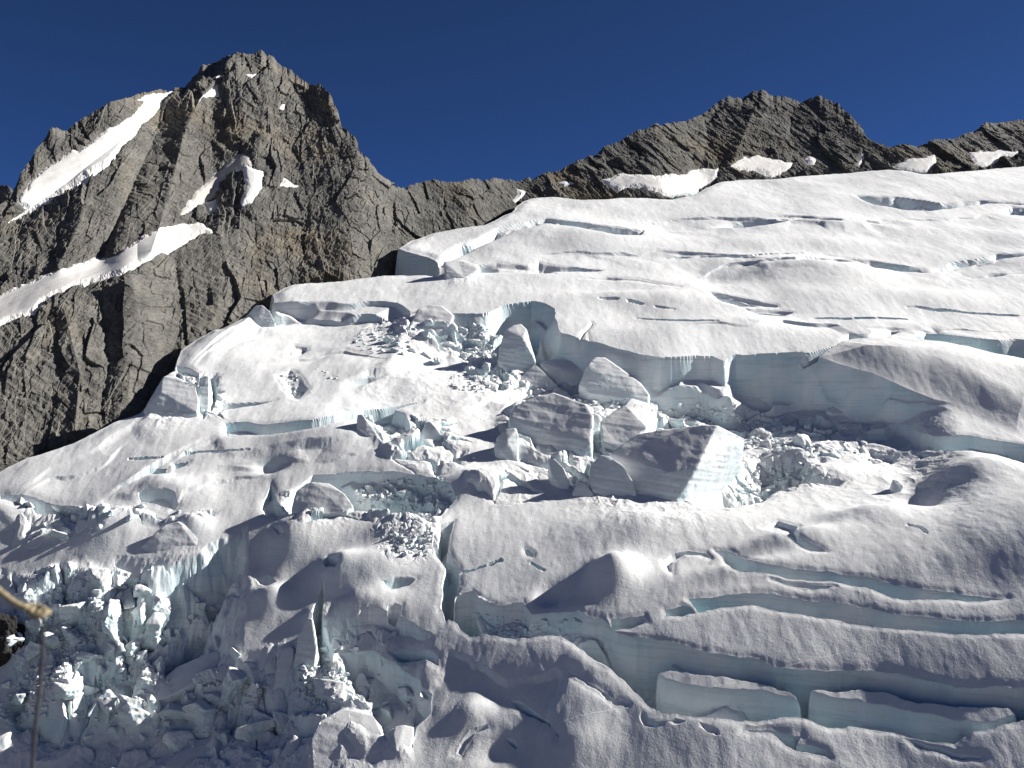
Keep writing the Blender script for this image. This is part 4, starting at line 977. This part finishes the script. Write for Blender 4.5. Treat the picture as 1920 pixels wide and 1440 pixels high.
jumble([(590, 1190), (690, 1210), (800, 1310), (780, 1370), (690, 1330), (620, 1290)], 20, 0.8, 2.8, 16, "one of the ice blocks choking the deep blue hollow at bottom centre", "ice blocks in the deep blue hollow")
jumble([(1380, 860), (1480, 855), (1560, 890), (1480, 920), (1360, 940)], 14, 0.7, 2.4, 17, "one of the ice blocks in the shaded hollow right of the biggest serac", "ice blocks in the shaded hollow")
jumble([(0, 940), (230, 945), (420, 960), (240, 985), (60, 1020)], 18, 0.9, 3.0, 18, "one of the ice blocks along the broken band above the blue ice wall", "ice blocks in the broken band")
jumble([(850, 1120), (960, 1150), (1100, 1160), (1060, 1185), (900, 1185)], 12, 0.7, 2.4, 19, "one of the ice blocks in the moat behind the near dome", "ice blocks in the moat")

# ---------------------------------------------------------------- dark rock showing at the lower left edge
bm = bmesh.new()
bmesh.ops.create_icosphere(bm, subdivisions=6, radius=1.0)
r_, c_, x_, y_ = pick(12, 1240)
for v in bm.verts:
    c = v.co.copy()
    f = 1 + 0.30 * mnoise.fractal(c * 1.3, 1.0, 2.0, 5) - 0.10 * abs(mnoise.noise(Vector((c.x * 3, c.y * 3, c.z * 1.2)))) - 0.04 * abs(mnoise.noise(c * 9))
    v.co = Vector((c.x * 10.5, c.y * 5.0, c.z * 9.5)) * f
me = bpy.data.meshes.new("rock_outcrop"); bm.to_mesh(me); bm.free()
me.materials.append(rock_material("shaded_rock", (0.28, 0.28, 0.30)))  # tint darkened to stand for the shadow the outcrop lies in
ro = bpy.data.objects.new("rock_outcrop", me); SCN.collection.objects.link(ro)
y_ += 2; ro.location = (y_ * (-6 - 960) / FPX, y_, y_ * (720 - 1200) / FPX)
tag(ro, "rock outcrop with shadow put into its colour, poking from the ice at the lower left edge", "rock")

# ---------------------------------------------------------------- rope end and its thin cord, close to the camera
def tube(name, pts, rad, mat, parent=None, twist=0.0, sides=10):
    bm = bmesh.new(); rings = []
    pts = [Vector(p) for p in pts]; n = len(pts)
    for i, p in enumerate(pts):
        tdir = (pts[min(n - 1, i + 1)] - pts[max(0, i - 1)]).normalized()
        a = tdir.cross(Vector((0, 1, 0.01))).normalized(); b = tdir.cross(a)
        rr = rad(i / (n - 1)) if callable(rad) else rad
        ring = []
        for k in range(sides):
            th = 2 * math.pi * k / sides
            q = rr * (1 + 0.16 * math.cos(3 * (th + twist * i))) if twist else rr
            ring.append(bm.verts.new(p + (a * math.cos(th) + b * math.sin(th)) * q))
        rings.append(ring)
    for r1, r2 in zip(rings[:-1], rings[1:]):
        for k in range(sides):
            bm.faces.new((r1[k], r1[(k + 1) % sides], r2[(k + 1) % sides], r2[k]))
    bm.faces.new(rings[0][::-1]); bm.faces.new(rings[-1])
    for f in bm.faces: f.smooth = True
    me = bpy.data.meshes.new(name); bm.to_mesh(me); bm.free(); me.materials.append(mat)
    o = bpy.data.objects.new(name, me); SCN.collection.objects.link(o)
    if parent: o.parent = parent
    return o
def fibre(name, col):
    k = NT(name); k.l(k.mix(k.noise(160, 3), col, [c * 0.6 for c in col]), k.b.inputs["Base Color"]); k.b.inputs["Roughness"].default_value = 0.9
    return k.m
NEAR = 0.6
def npt(px_, py_, d=0.0): return ((NEAR + d) * (px_ - 960) / FPX, NEAR + d, (NEAR + d) * (720 - py_) / FPX)
def smooth_path(P, m=8):
    out = []
    for i in range(len(P) - 1):
        p0, p1, p2, p3 = [np.array(P[min(max(j, 0), len(P) - 1)]) for j in (i - 1, i, i + 1, i + 2)]
        for s in range(m):
            u = s / m
            out.append(0.5 * (2 * p1 + (p2 - p0) * u + (2 * p0 - 5 * p1 + 4 * p2 - p3) * u * u + (3 * p1 - p0 - 3 * p2 + p3) * u ** 3))
    out.append(np.array(P[-1])); return out
M_ROPE = fibre("tan_rope", (0.27, 0.225, 0.145)); M_CORD = fibre("dark_cord", (0.035, 0.035, 0.04))
rope = tube("rope", smooth_path([npt(-90, 1040), npt(-30, 1085), npt(4, 1112), npt(28, 1130), npt(52, 1142)]), 0.0021, M_ROPE, twist=0.5)
tag(rope, "blurred tan rope end with a knot, hanging in from the lower left edge", "rope")
knot = tube("knot", smooth_path([npt(46, 1139), npt(58, 1136, .005), npt(78, 1140, .004), npt(86, 1149, -.003), npt(72, 1156, -.006), npt(58, 1149, -.003), npt(64, 1141, .003), npt(76, 1147, .004), npt(70, 1150, -.004), npt(82, 1146, 0), npt(94, 1149, 0)]), 0.0021, M_ROPE, rope, 0.5)
cord = tube("cord", smooth_path([npt(80, 1152), npt(80, 1215), npt(74, 1290), npt(66, 1370), npt(60, 1450), npt(54, 1560)]), 0.0012, M_CORD, rope)
